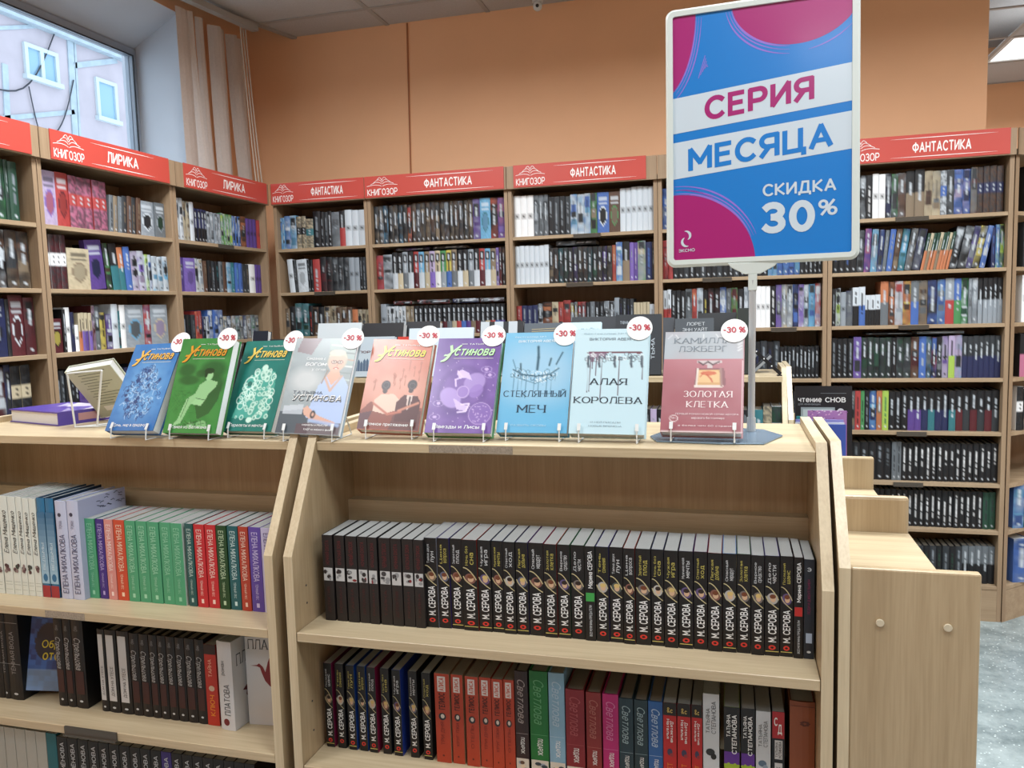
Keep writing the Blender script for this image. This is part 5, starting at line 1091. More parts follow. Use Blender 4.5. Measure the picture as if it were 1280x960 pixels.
def art_green():
    A = Art('#3f8a44'); A.noise('#2f7838', .5, 7)
    for (x, y, rx, ry) in ((.22, .66, .16, .07), (.72, .66, .24, .1), (.3, .55, .2, .05), (.78, .5, .2, .12), (.5, .62, .1, .04)): A.ell(x, y, rx, ry, '#24552c', .8, soft=.5)
    r = random.Random(5)
    for k in range(26): A.line([(r.uniform(.05, .5), r.uniform(.2, .45))]+[(r.uniform(.05, .55), r.uniform(.2, .45))], .005, '#2c6a34', .5)
    A.poly([(.62, .36), (.95, .52), (.92, .34), (.8, .2), (.6, .14), (.5, .3)], '#2a5a30', .9)
    A.poly([(.52, .50), (.66, .56), (.85, .53), (.84, .48), (.72, .40), (.68, .33), (.5, .33), (.44, .36)], '#90c48c'); A.poly([(.5, .36), (.68, .34), (.62, .28), (.42, .3), (.3, .12), (.2, .09), (.24, .16), (.33, .36)], '#98cc94')
    A.poly([(.42, .3), (.3, .1), (.16, .07), (.18, .1), (.27, .16), (.36, .37), (.5, .42), (.53, .38)], '#90c48c'); A.ell(.67, .60, .07, .055, '#98cc94'); A.ell(.655, .648, .095, .032, '#1c3c22'); A.ell(.605, .615, .032, .04, '#1c3c22')
    A.line([(.5, .36), (.68, .34)], .006, '#2c5a34'); A.line([(.36, .36), (.28, .16)], .006, '#2c5a34'); A.ell(.5, .08, .07, .035, '#7ab87a'); A.ell(.7, .09, .1, .04, '#86c084', .8)
    for k in range(10): A.line([(r.uniform(.3, .8), r.uniform(.05, .14)), (r.uniform(.3, .8), r.uniform(.05, .14))], .005, '#1f4a28', .8)
    return A.a
def art_teal():
    A = Art('#1f766c'); A.noise('#186058', .4, 9); r = random.Random(8)
    A.poly([(.14, .14), (.22, .44), (.26, .56), (.5, .70), (.78, .64), (.84, .5), (.84, .14)], '#4ea898', .85)
    for k in range(95):
        u, v = r.uniform(.18, .82), r.uniform(.14, .66)
        if v > .5 and (u-.55)**2/.1+(v-.48)**2/.05 > 1: continue
        rx = r.uniform(.02, .06)
        if k % 3: A.ell(u, v, rx, rx*.6, '#bfe0d2', .85, r.uniform(0, 3)); A.ell(u, v, rx*.5, rx*.3, '#3f9484', .8)
        else: A.ring(u, v, rx, rx*.7, .008, '#d4eee2')
    A.ring(.32, .52, .1, .065, .012, '#d0ece0'); A.ell(.32, .51, .05, .03, '#1f665c'); A.ell(.55, .69, .06, .035, '#c4e4d6'); A.ell(.5, .12, .06, .03, '#c8e8da')
    return A.a
def art_woman():
    A = Art('#7d8a8e'); A.grad(.0, 1, '#aeb6b8', .5, .1); A.noise('#a4aeb0', .5, 14)
    A.poly([(.05, .85), (.1, 1), (.42, 1), (.3, .82)], '#6a3c44', .7); A.poly([(.55, 1), (.6, .8), (1, .7), (1, 1)], '#90a09a', .8)
    for k in range(6): A.line([(.6, .93-.07*k), (1, .91-.07*k)], .012, ['#c8d4cc', '#5a6460', '#b08468', '#d8dcd4', '#7c8884', '#c0ccc8'][k], .8)
    A.ell(.3, .55, .25, .12, '#c8cccc', .7, soft=.9)
    A.poly([(0, 0), (0, .22), (.45, .26), (.5, 0)], '#39424c', .9); A.poly([(.3, 0), (.3, .1), (1, .16), (1, 0)], '#5c4448', .8); A.poly([(.05, .28), (.36, .30), (.36, .2), (.04, .2)], '#c4ccd4', .7)
    A.poly([(.42, .17), (.52, .5), (.62, .60), (.74, .55), (.88, .60), (.99, .5), (1, .12), (.7, .12)], '#a9bde0'); A.line([(.6, .58), (.72, .45), (.86, .6)], .02, '#c4a08c'); A.poly([(.62, .60), (.72, .5), (.84, .60), (.8, .66), (.66, .66)], '#d0a48e')
    A.ell(.74, .76, .155, .105, '#b9ab9a'); A.ell(.735, .735, .118, .095, '#d6ac98'); A.poly([(.58, .80), (.64, .86), (.84, .86), (.9, .78), (.84, .815), (.7, .82)], '#c4b6a2'); A.ell(.72, .845, .13, .035, '#c9bcaa')
    for x in (.69, .79): A.ell(x, .748, .034, .016, '#c4b0a4'); A.ring(x, .748, .04, .019, .006, '#4c3c3c'); A.ell(x, .750, .012, .007, '#30241f', 1, 0, .5)
    A.line([(.735, .75), (.75, .75)], .006, '#4c3c3c'); A.line([(.745, .74), (.755, .71), (.74, .708)], .006, '#b4806c'); A.ell(.74, .682, .045, .009, '#a84c48'); A.ell(.74, .684, .03, .004, '#ece4dc'); A.line([(.62, .66), (.56, .52)], .01, '#8a7464')
    A.poly([(.36, .26), (.42, .29), (.5, .24), (.62, .19), (.9, .13), (.9, .09), (.5, .15), (.38, .2)], '#d0a490'); A.ring(.53, .2, .03, .03, .014, '#2c2c30'); A.line([(.5, .14), (.95, .1)], .03, '#9db4dc', .8)
    return A.a
def art_salmon():
    A = Art('#c47e6c'); A.noise('#b06c5c', .5, 9); A.grad(.75, 1, '#cc7862', 0, .8); A.ell(.5, .42, .6, .22, '#e0b4a4', .5, soft=.9); r = random.Random(2)
    for k in range(12):
        x, y = r.uniform(.12, .9), r.uniform(.5, .74); A.line([(x, y), (x+.01, y-.09)], .006, '#94584c', .7); A.ell(x, y+.01, .02, .02, '#a06456', .6)
    A.poly([(0, .2), (.15, .3), (.5, .2), (.8, .3), (1, .24), (1, 0), (0, 0)], '#7c4a44', .85); A.poly([(0, .17), (.2, .2), (.1, 0), (0, 0)], '#5a4650', .8); A.poly([(.55, .16), (1, .22), (1, 0), (.5, 0)], '#5c4448', .7)
    A.poly([(.2, .2), (.2, .32), (.3, .38), (.5, .39), (.6, .33), (.6, .22), (.4, .17)], '#dcc0b0'); A.poly([(.58, .1), (.56, .3), (.68, .385), (.9, .37), (.96, .3), (.94, .1)], '#5c3e40'); A.poly([(.72, .38), (.82, .38), (.79, .25), (.75, .22)], '#d8c4bc'); A.line([(.775, .36), (.77, .25)], .016, '#3a2c30')
    A.ell(.35, .48, .075, .055, '#4a4448'); A.ell(.35, .42, .04, .03, '#54494c'); A.ell(.78, .495, .078, .055, '#4a4448'); A.ell(.77, .435, .04, .03, '#54494c'); A.line([(.62, .21), (.75, .25), (.92, .3)], .02, '#c88c78'); A.line([(.2, .28), (.45, .17), (.66, .2)], .02, '#b87464')
    for x in (.35, .78): A.ring(x, .485, .045, .03, .006, '#6a6266')
    return A.a
def art_violet():
    A = Art('#6b4c94'); A.noise('#7c5ca4', .6, 8); A.noise('#54387c', .5, 13); r = random.Random(6)
    for k in range(46): A.ell(r.random(), r.uniform(.05, .8), .008, .006, '#c4acd8', .8)
    A.ring(.48, .44, .34, .24, .05, '#54387c', .5); A.ell(.66, .52, .15, .11, '#9c84c0', .9, -.9); A.ell(.32, .36, .14, .12, '#a48cc8', .9, .8); A.ell(.7, .43, .12, .06, '#8a6cb4', .8, .9); A.ell(.5, .42, .1, .065, '#8c70b4'); A.ring(.5, .42, .09, .06, .008, '#b49ccc')
    A.poly([(.36, .62), (.44, .66), (.56, .62), (.62, .54), (.52, .57), (.42, .56)], '#c4b0dc'); A.line([(.38, .64), (.46, .58), (.36, .55), (.38, .48)], .012, '#d0bce4'); A.poly([(.36, .36), (.5, .3), (.62, .27), (.6, .22), (.44, .24)], '#c0acd8'); A.line([(.5, .29), (.62, .3), (.58, .22), (.46, .21)], .012, '#d8c8e8')
    A.ell(.8, .2, .17, .11, '#7a5ca4', .9); A.ring(.8, .2, .17, .11, .007, '#a890c4')
    for k in range(24): A.ell(.8+r.uniform(-.13, .13), .2+r.uniform(-.08, .08), .012, .006, '#c0a8d4', .7)
    for (x, y) in ((.15, .3), (.12, .16), (.82, .66), (.88, .6)): A.ring(x, y, .08, .03, .008, '#9c84bc'); A.ell(x, y, .03, .015, '#b8a0d0')
    return A.a
def art_glass():
    A = Art('#6fb4d8'); A.ell(.55, .6, .55, .3, '#9cc4dc', .9, soft=.9); A.grad(0, .35, '#58a8d4', .7, 0); r = random.Random(9)
    for k in range(34):
        x = r.uniform(.15, .8); y = .60-.05*math.sin((x-.15)/.65*3.1)+r.uniform(-.05, .05); A.ring(x, y, r.uniform(.02, .05), r.uniform(.012, .03), .005, r.choice(['#2c5870', '#3c6c84', '#c4dce8', '#e4f0f4']), .9)
    for k in range(11): x = .18+.06*k; A.line([(x, .58), (x+.005, .58-r.uniform(.06, .26))], .005, '#4a7c98', .9); A.ell(x, .56, .012, .01, '#20485c')
    A.line([(.5, .85), (.515, .74), (.51, .62)], .02, '#2c5468'); A.line([(.86, .79), (.78, .67)], .012, '#2c5468'); A.line([(.14, .72), (.2, .62)], .008, '#4a7c98'); A.line([(.26, .68), (.27, .62)], .014, '#28505f'); A.line([(.7, .73), (.68, .66)], .014, '#28505f')
    A.line([(.16, .62), (.3, .57), (.5, .55), (.7, .57), (.82, .63)], .012, '#3c6478'); A.line([(.17, .55), (.5, .48), (.78, .56)], .007, '#567f94')
    return A.a
def art_crown():
    A = Art('#c4dfe8'); A.grad(0, 1, '#b4d6e4', .5, .0); r = random.Random(4); A.poly([(.16, .76), (.2, .775), (.9, .78), (.93, .76), (.9, .755), (.5, .765)], '#6a3440', .95)
    A.poly([(.2, .77), (.45, .77), (.43, .70), (.38, .74), (.34, .67), (.3, .72), (.26, .66), (.22, .7)], '#7a4c6a', .8)
    for k in range(34): x = .17+.75*(k/33); A.ring(x, .72+r.uniform(-.03, .03), r.uniform(.015, .035), r.uniform(.01, .02), .006, r.choice(['#3a4450', '#6c7884', '#e4ecf0', '#54606c']), .9)
    for (x, y) in ((.2, .39), (.235, .4), (.31, .55), (.385, .33), (.62, .37), (.93, .52), (.26, .62), (.55, .66)): A.line([(x, .72), (x+.003, y)], .005, '#5c4454'); A.ell(x+.003, y, .008, .01, '#5c4454')
    for x in (.2, .35, .56, .78, .92): A.line([(x, .73), (x, .66), (x+.01, .63)], .016, '#4a5460')
    return A.a
def art_cage():
    A = Art('#a86a72'); A.grad(0, .75, '#8f4e58', .55, .0); A.grad(.5, .75, '#b98088', 0, .6); A.poly([(0, .72), (1, .72), (1, 1), (0, 1)], '#aab2b8'); A.noise('#b48a90', .2, 16)
    A.poly([(.40, .47), (.41, .63), (.76, .63), (.79, .47), (.74, .43), (.4, .43)], '#6c4a4c', .6)
    A.poly([(.43, .46), (.44, .61), (.71, .61), (.73, .46)], '#c8a070'); A.poly([(.44, .48), (.45, .60), (.70, .60), (.71, .48)], '#dcb888'); A.poly([(.40, .43), (.40, .455), (.76, .455), (.75, .43)], '#d8ccc4'); A.line([(.425, .45), (.435, .62)], .012, '#e0d8d0'); A.line([(.735, .45), (.72, .62)], .016, '#9c7c78')
    A.poly([(.42, .68), (.42, .70), (.74, .70), (.74, .68), (.62, .66), (.62, .625), (.55, .625), (.55, .66)], '#c4b8b8'); A.line([(.44, .69), (.5, .66), (.56, .69), (.62, .66), (.7, .69)], .012, '#5a4448')
    A.ell(.57, .575, .1, .022, '#c05038', .8); A.line([(.55, .56), (.6, .52), (.62, .49)], .012, '#b84c38', .8); A.line([(.5, .57), (.47, .54)], .008, '#b84c38', .8)
    A.ring(.16, .13, .05, .03, .007, '#dccccc'); r = random.Random(1)
    for k in range(7): x = r.random(); A.line([(x, .97), (x+r.uniform(-.06, .06), .93)], .007, '#d8dcdc', .7)
    for k in range(5): A.line([(.97, .82+.03*k), (.93, .80+.03*k)], .012, '#dfe4e4', .6)
    A.line([(.02, .0), (.98, .0)], .02, '#e0d8d8', .8); A.line([(.985, .0), (.985, .7)], .006, '#d8c4c8', .8)
    return A.a
W_ = lin('#e6eaea')
def tt(*L):
    def f(b, L=L):
        for (s, x0, x1, z0, z1, c, bo, *sh) in L: b.text(s, (x0*f.w, -.0008, z0*f.h), ((x1-x0)*f.w, 0, 0), (0, 0, (z1-z0)*f.h), lin(c), bo, sh[0] if sh else 0)
    return f
def ust(main, title):
    def f(b):
        script_title(b, f.w, f.h, main); b.text(title, (f.w*.14, -.0006, f.h*.045), (f.w*.68, 0, 0), (0, 0, f.h*.036), W_, -.002)
    return f
DISP = [
 ('blue novel with dark scribbled ornament, leftmost on the front display', (-1.2989, 1.4017, -.2400), -5.7, 31.1, 1.9, .131, .209, .026, art_blue, ust('#e0b458', 'День, мир в придачу'), '#2f6aa6', (-.004, .0)),
 ('green novel with a woman resting under trees on its cover', (-1.1556, 1.4051, -.2396), -2.0, 23.6, .4, .131, .211, .026, art_green, ust('#d89a30', 'Камея из Ватикана'), '#3a8040', (-.016, -.002)),
 ('teal novel with a heap of white trinkets on its cover', (-1.0362, 1.4373, -.2415), -6.3, 28.9, 1.0, .127, .209, .024, art_teal, ust('#e4c860', 'Перелеты и мечты'), '#1f766c', (-.002, -.003)),
 ('grey book with a smiling woman in glasses and blue sweater', (-.8891, 1.4063, -.2362), 3.1, 28.6, -2.1, .139, .213, .018, art_woman,
  tt(('Свидание с', .24, .55, .765, .795, '#e8ecec', 0), ('БОГОМ', .24, .57, .70, .735, '#f0f2f2', .02, .2), ('у огня', .36, .58, .65, .672, '#e0e4e4', 0), ('ТАТЬЯНА', .14, .62, .405, .437, '#5a6470', 0), ('УСТИНОВА', .155, .935, .33, .395, '#3a4048', .05, .15), ('УСТИНОВА', .15, .93, .335, .40, '#f4f4f0', .035, .15), ('сериалы и МЫСЛИ', .4, .8, .085, .105, '#e0e0e0', .01), ('КАДР из любимого фильма', .44, .9, .04, .06, '#e0e0e0', .01)), '#98a8b0', (-.012, .0)),
 ('salmon novel with two faceless figures seen from behind', (-.7289, 1.4483, -.2424), 4.0, 28.8, -2.3, .131, .202, .026, art_salmon, ust('#dccc48', 'Земное притяжение'), '#b8705e', (-.012, .008)),
 ('violet novel with two sleeping foxes curled in a ring', (-.5789, 1.4372, -.2390), 2.3, 31.3, -.5, .134, .209, .026, art_violet, ust('#b4dca8', 'Звезды и Лисы'), '#4c8a58', (-.018, .004)),
 ('sky blue novel with a glassy hanging crown titled СТЕКЛЯННЫЙ МЕЧ', (-.4399, 1.462, -.2373), -.5, 26.3, .2, .139, .21, .03, art_glass, tt(('бестселлер №1', .14, .6, .945, .96, '#c8e0ec', 0), ('ВИКТОРИЯ АВЕЯРД', .2, .82, .895, .92, '#e0eef4', .02), ('СТЕКЛЯННЫЙ', .05, .95, .345, .41, '#1f3a50', -.008), ('МЕЧ', .27, .68, .19, .27, '#16324a', -.008), ('РАЗБИТЬ ОКОВЫ', .2, .7, .06, .08, '#a8d0e4', 0)), '#5ea6cc', (-.016, -.006)),
 ('pale blue novel with a dripping crown titled АЛАЯ КОРОЛЕВА', (-.2965, 1.4564, -.2357), 0, 24.4, -.5, .142, .211, .03, art_crown, tt(('бестселлер №1', .12, .7, .945, .96, '#9cb4c0', 0), ('ВИКТОРИЯ АВЕЯРД', .2, .85, .885, .912, '#7c8c98', .01), ('АЛАЯ', .24, .74, .455, .52, '#2a3440', -.008), ('КОРОЛЕВА', .04, .95, .28, .345, '#2a3440', -.008), ('О НЕЙ ПИСАЛИ', .28, .68, .10, .115, '#8ca4b0', 0), ('НОВЫЕ ВРЕМЕНА', .26, .7, .065, .08, '#8ca4b0', 0)), '#c0dce4', (-.018, .0)),
 ('dusty pink shrink-wrapped novel with a perfume bottle on its cover', (-.1278, 1.47, -.2330), -2.5, 28.6, 0, .146, .204, .03, art_cage, tt(('КАМИЛЛА', .12, .86, .875, .935, '#7a848c', -.01), ('ЛЭКБЕРГ', .18, .8, .79, .85, '#7a848c', -.01), ('ЗОЛОТАЯ', .27, .87, .335, .40, '#ece0e0', -.008), ('КЛЕТКА', .31, .82, .235, .30, '#ece0e0', -.008), ('18+', .13, .19, .122, .142, '#dccccc', .01), ('ПЕРВЫЙ РОМАН НОВОЙ СЕРИИ АВТОРА', .18, .95, .165, .182, '#dcc8cc', .01), ('мирового бестселлера', .38, .78, .125, .142, '#dcc8cc', .01), ('в более чем 60 странах', .22, .9, .055, .072, '#dcc8cc', .01), ('КЛЕТКА', -.0, .0, 0, 0, '#ffffff', 0)), '#b48a90', (-.018, .0))]
def stand(O, yaw, tilt, w, th, k, zt=GTOP):
    """wire easel: two front hooks, runners under the book and a bent back rest"""
    ca, sa = math.cos(R_(yaw)), math.sin(R_(yaw)); e = Vector((ca, sa, 0)); n = Vector((-sa, ca, 0)); u = Vector((0, 0, math.cos(R_(tilt))))+n*math.sin(R_(tilt)); q = e.cross(u)*-1
    t = thing('book_stand', 'small clear-white wire easel holding the %s' % k, 'stand', (O[0], O[1], zt)); o = Vector((O[0], O[1], zt)); OO = Vector(O)
    tops = []
    for x in (.02, w-.014):
        b = MB(); F0 = OO-q*.0035; z = zt+.0016-o.z
        P = [F0+e*x+u*.018-o, F0+e*x+u*.004-o, Vector((*(F0+e*x-q*.001-o).xy, z)), Vector((*(F0+e*x+n*.095-o).xy, z)), OO+e*x+u*.07+q*(th+.0035)-o, OO+e*x+u*.12+q*(th+.0035)-o]
        b.tube(P, .0015, 6); tops.append(P[-1])
        b.strip([P[0]-q*.0022, P[1]-q*.0022], .0066, q, (.5, .5, .5)); s0 = b
        obj('wire_leg', b, M['white'], t)
    b = MB(); b.tube(tops, .0014, 6); z = zt+.0016-o.z; b.tube([Vector((*(OO+e*.02+n*.05-o).xy, z)), Vector((*(OO+e*(w-.014)+n*.05-o).xy, z))], .0013, 6); obj('cross_wire', b, M['white'], t)
for (lb, O, yaw, tilt, roll, w, h, th, art, pn, base, stk) in DISP:
    pn.w, pn.h = w, h; zb_ = GTOP+(.0036 if 'dusty' in lb else 0)+.0032; O = (O[0], O[1], max(O[2]+EYE, zb_+th*math.sin(R_(tilt))+max(0, -w*math.sin(R_(roll)))))
    face_book('display_novel', O, yaw, tilt, roll, w, h, th, lb, art=art(), paint=pn, base=base, sticker=(w+stk[0], h+stk[1]), group='novels displayed face out on the front units')
    stand(O, yaw, tilt, w, th, lb.split(' ')[0]+' '+lb.split(' ')[1]+' '+lb.split(' ')[2]+(' '+lb.split(' ')[3] if lb.startswith(('sky', 'pale', 'dusty')) else ''), zt=GTOP+(.0036 if 'dusty' in lb else 0))
# two more books behind the green one
face_book('display_novel', (-1.155, 1.4345, -.2396+EYE), -2, 23.6, 0, .114, .206, .016, 'second book standing behind the green novel, cream edge showing', base='#c8a888')
face_book('display_novel', (-1.153, 1.4530, -.2396+EYE), -2, 23.6, 0, .112, .200, .012, 'third, dark book standing behind the green novel', base='#4a3c3c')

# purple book lying flat at the left end of the display
t = thing('hardcover_book', 'purple and white hardback lying flat at the left end of the front display', 'book', (-1.571, 1.551, GTOP))
t.rotation_euler = (0, 0, math.atan2(1.551-1.614, -1.567+1.792))
A = Art('#4c3c9c', 60, 40); A.poly([(.2, 1), (.5, .55), (.75, .8), (1, .4), (1, 1)], '#d4d0dc'); A.poly([(.1, .9), (.5, .75), (.35, .5)], '#c8c4d8', .9); A.poly([(.6, .5), (.9, .3), (.95, .1)], '#b8b0d0', .8); A.noise('#5a4ab0', .3, 6)
b = MB(); b.grid((-.220, 0, .0335), (.220, 0, 0), (0, .155, 0), A.a); c0 = lin('#4c3c9c'); b.box(-.220, 0, 0, .155, .0305, .0334, c0, skip='t'); b.box(-.220, 0, 0, .155, 0.0003, .003, c0); b.box(-.003, 0, 0, .155, .003, .0305, c0)
b.box(-.0001, .0004, .05, .10, .008, .026, lin('#b88c90')); b.box(-.0001, .0004, .105, .150, .006, .028, lin('#d8d8e0')); obj('cover', b, M['gloss'], t)
b = MB(); b.box(-.216, -.0032, .003, .152, .0031, .0304); obj('page_block', b, M['whitepaper'], t)
# wire rack seen from behind with a book leaning away
t = thing('wire_rack', 'white wire rack at the left of the display, seen from behind', 'stand', (-1.46, 1.55, GTOP))
o = Vector((-1.46, 1.55, GTOP)); b = MB(); z = GTOP+.0025
P1, P2 = Vector((-1.503, 1.531, z)), Vector((-1.452, 1.545, z)); T1, T2 = onY(84, 467, 1.50), onY(127, 463, 1.52)
for P, Q_ in ((P1, T1), (P2, T2)):
    b.tube([Vector((P.x+.10, P.y+.13, z))-o, P-o, Vector((P.x, P.y, z+.004))-o, Q_-o], .0023, 6)
b.tube([T1-o, T2-o], .0023, 6); b.tube([P1-o, P2-o], .0022, 6); b.tube([Vector((P1.x+.05, P1.y+.065, z))-o, Vector((P2.x+.05, P2.y+.065, z))-o], .002, 6); obj('wire_frame', b, M['white'], t)
A_, B2, C_, D2 = onY(84, 467, 1.515), onY(134, 456, 1.56), onY(127, 523, 1.64), onY(120, 505, 1.60)
def backcover(b):
    for k in range(13):
        z = .145-.0085*k; b.strip([(.022+.004*(k % 3), -.0004, z), (.105-.012*((k*5) % 4), -.0004, z)], .0018, (0, 1, 0), lin('#6a7468'))
    b.box(.03, .06, -.0006, -.0002, .02, .035, lin('#e4e6e2'))
face_book('hardcover_book', (-1.537, 1.652, GTOP+.0075), 9.8, -36.7, 10, .127, .155, .024, 'pale book on the wire rack, its text-covered back towards the camera', paint=backcover, base='#b9bfae')

# sale poster on a pole
t = thing('poster_stand', 'pole stand with framed blue and magenta sale poster reading СЕРИЯ МЕСЯЦА', 'sign', (.036, 1.606, GTOP))
ro = Vector((.036, 1.606, GTOP))
b = MB(); ang = [(-.152, 1.53), (-.135, 1.475), (-.02, 1.462), (.055, 1.468), (.092, 1.563), (.06, 1.632), (-.02, 1.655), (-.12, 1.63)]
b.prism([(x-ro.x, y-ro.y) for x, y in ang], 0.0004, .0034, 'z'); bevel(obj('base_plate', b, M['plate'], t), .001)
PO = Vector((-.109, 1.601, .085+EYE)); yw, tl, rl = R_(-3.12), R_(3.23), R_(.22); PW, PH = .32, .466
e = Vector((math.cos(yw), math.sin(yw), 0)); n = Vector((-math.sin(yw), math.cos(yw), 0)); u = Vector((0, 0, math.cos(tl)))+n*math.sin(tl); e2 = e*math.cos(rl)+u*math.sin(rl); u2 = -e*math.sin(rl)+u*math.cos(rl); kk = e2.cross(u2)*-1
fr = bpy.data.objects.new('poster_frame_assembly', None)
bpy.data.objects.remove(fr)
PM = Matrix.Identity(4)
for i in range(3): PM[i][0] = e2[i]; PM[i][1] = kk[i]; PM[i][2] = u2[i]; PM[i][3] = PO[i]-ro[i]
def rrect(x0, x1, z0, z1, r, n=6):
    P = []
    for (cx, cz, a0) in ((x1-r, z1-r, 0), (x0+r, z1-r, 90), (x0+r, z0+r, 180), (x1-r, z0+r, 270)):
        for i in range(n+1): a = R_(a0+90*i/n); P.append((cx+r*math.cos(a), cz+r*math.sin(a)))
    return P
b = MB(); fo = rrect(-.0135, PW+.0135, -.0135, PH+.0135, .016); fi = rrect(0, PW, 0, PH, .005); f1 = rrect(-.009, PW+.009, -.009, PH+.009, .013)
N_ = len(fo)
for k in range(N_):
    k2 = (k+1) % N_
    for (a, ya, c, yc) in ((fo, .006, fo, -.001), (fo, -.001, f1, -.005), (f1, -.005, fi, -.0045), (fi, -.0045, fi, .001)):
        b.face([(a[k][0], ya, a[k][1]), (c[k][0], yc, c[k][1]), (c[k2][0], yc, c[k2][1]), (a[k2][0], ya, a[k2][1])])
b.face([(p[0], .006, p[1]) for p in fo]); o = obj('poster_frame', b, M['frame'], t); o.matrix_local = PM
b = MB(); BL_, MG, LW = lin('#0a74c2'), lin('#9c186a'), lin('#c0ced8')
def pt(uu, vv, lay=0): return (PW*uu, -.0002-.00015*lay, PH*(1-vv))
NX, NZ = 32, 46          # gently rippled sheet
i0 = len(b.v)
b.face([pt(0, 1), pt(1, 1), pt(1, 0), pt(0, 0)], BL_)
def clip(cx, cy, rx, ry, col, lay, asp=PH/PW, a0=0, a1=360, n=60):
    P = []
    for i in range(n+1):
        a = R_(a0+(a1-a0)*i/n); P.append((min(1, max(0, cx+rx*math.cos(a))), min(1, max(0, cy+ry*math.sin(a)))))
    Q = [P[0]]
    for p in P[1:]:
        if abs(p[0]-Q[-1][0])+abs(p[1]-Q[-1][1]) > 1e-5: Q.append(p)
    b.face([pt(*p, lay) for p in Q], col)
clip(.02, 1.02, .455, .29, MG, 1, a0=180, a1=360); clip(-.10, -.02, .235, .36, MG, 1, a0=0, a1=180); clip(.70, -.03, .36, .20, MG, 1, a0=0, a1=180)
def arc(cx, cy, rx, ry, a0, a1, w, col):
    pts = []
    for i in range(19):
        a = R_(a0+(a1-a0)*i/18); uu, vv = cx+rx*math.cos(a), cy+ry*math.sin(a)
        if 0 <= uu <= 1 and 0 <= vv <= 1: pts.append(pt(uu, vv, 2))
    if len(pts) > 2: b.strip(pts, [w*math.sin(math.pi*(i+.5)/len(pts))+.0003 for i in range(len(pts))], (0, 1, 0), col)
LM = lin('#8a6cc8')
for (q, w_) in ((.0, .004), (.014, .002), (.03, .003)): arc(.02, 1.02, .46+q, .295+q, 268, 340, w_, LM); arc(.70, -.03, .365+q, .205+q, 95, 175, w_, LM); arc(-.10, -.02, .24+q, .365+q, 5, 85, w_*.7, LM)
arc(.02, 1.02, .43, .31, 250, 300, .003, lin('#8a4cb0')); arc(.70, -.03, .39, .23, 20, 80, .002, LM)
for k in range(5): b.strip([pt(.15+.012*k, .26-.012*k, 2), pt(.19+.004*k, .17+.012*k, 2)], .0012, (0, 1, 0), LM)
b.face([pt(0, .478, 3), pt(1, .414, 3), pt(1, .267, 3), pt(0, .333, 3)], LW); b.face([pt(0, .665, 3), pt(1, .599, 3), pt(1, .453, 3), pt(0, .515, 3)], LW)
def ptx(s, bl, br, hh, col, bold, lay=5):
    O = Vector(pt(*bl, lay)); U = Vector(pt(*br, lay))-O; b.text(s, O, U, Vector((0, 0, hh*PH)), col, bold)
ptx('СЕРИЯ', (.185, .437), (.80, .397), .098, MG, .05); ptx('МЕСЯЦА', (.088, .640), (.90, .585), .100, BL_, .045)
ptx('СКИДКА', (.517, .762), (.918, .757), .050, LW, .03); ptx('30', (.51, .912), (.805, .912), .128, LW, .06); ptx('%', (.822, .853), (.925, .851), .064, LW, .02)
for k, (cx, cy, a0, a1) in enumerate(((.07, .9, 100, -60), (.078, .925, 120, 290))): b.strip([pt(cx+.028*math.cos(R_(a0+(a1-a0)*i/10)), cy-.019*math.sin(R_(a0+(a1-a0)*i/10)), 5) for i in range(11)], [.001+.004*math.sin(math.pi*i/10) for i in range(11)], (0, 1, 0), LW)
ptx('ЭКСМО', (.03, .968), (.125, .966), .013, LW, .02)
o = obj('poster_sheet', b, M['gloss'], t); o.matrix_local = PM
pb = (PO+e2*(PW*.46)-u2*.0135)-ro
b = MB(); b.prism([(pb.x-.046, pb.z+.003), (pb.x+.046, pb.z+.003), (pb.x+.040, pb.z-.005), (pb.x+.014, pb.z-.019), (pb.x-.014, pb.z-.019), (pb.x-.040, pb.z-.005)], pb.y-.0035, pb.y+.0035, 'y')
b.box(pb.x-.008, pb.x+.008, pb.y-.006, pb.y+.006, pb.z-.050, pb.z-.019); bevel(obj('bracket', b, M['frame'], t), .001)
b = MB(); b.tube([(0, -.0, .0036), (.0, 0, .012), (pb.x, pb.y, pb.z-.03)], .0065, 12); obj('pole', b, M['metal'], t)
b = MB(); b.tube([(0, 0, .0036), (0, 0, .030)], .0085, 12); obj('pole_socket', b, M['metal'], t)

# ================================================================== second display row, on the far unit
GT2 = 1.155
def far_book(px0, px1, py, Y, th, base, label, paint=None, tilt=10, page='whitepaper', art=None, yaw=0, z0=None):
    z0 = GT2+.001+th*math.sin(R_(tilt)) if z0 is None else z0
    a = solve(lambda s: Vector((s, Y, z0+.1)), px0, -2, 1); c = solve(lambda s: Vector((s, Y, z0+.1)), px1, -2, 1)
    top = onY((px0+px1)/2, py, Y+.03).z; h = max(.05, (top-z0)/math.cos(R_(tilt)))
    if paint: paint.w, paint.h = c-a, h
    return face_book('display_book', (a, Y, z0), yaw, tilt, 0, c-a, h, th, label, paint=paint, base=base, page=page, art=art, group='books displayed on the second shelf unit')
far_book(392, 447, 404, 3.04, .05, '#b4bcc0', 'thick pale grey book on the second display, above the woman cover', tilt=14)
far_book(448, 499, 404, 3.04, .045, '#15171c', 'black book with white page top on the second display', tilt=16)
far_book(502, 545, 402, 3.09, .04, '#1a1c22', 'dark book with white page top behind the pale board', tilt=16)
far_book(508, 589, 410, 2.985, .012, '#b8c4ce', 'wide pale blue-grey blank book above the salmon novel', tilt=12)
far_book(494, 507.5, 421, 2.985, .02, '#b03024', 'narrow red book peeping between pale books on second display', tilt=12)
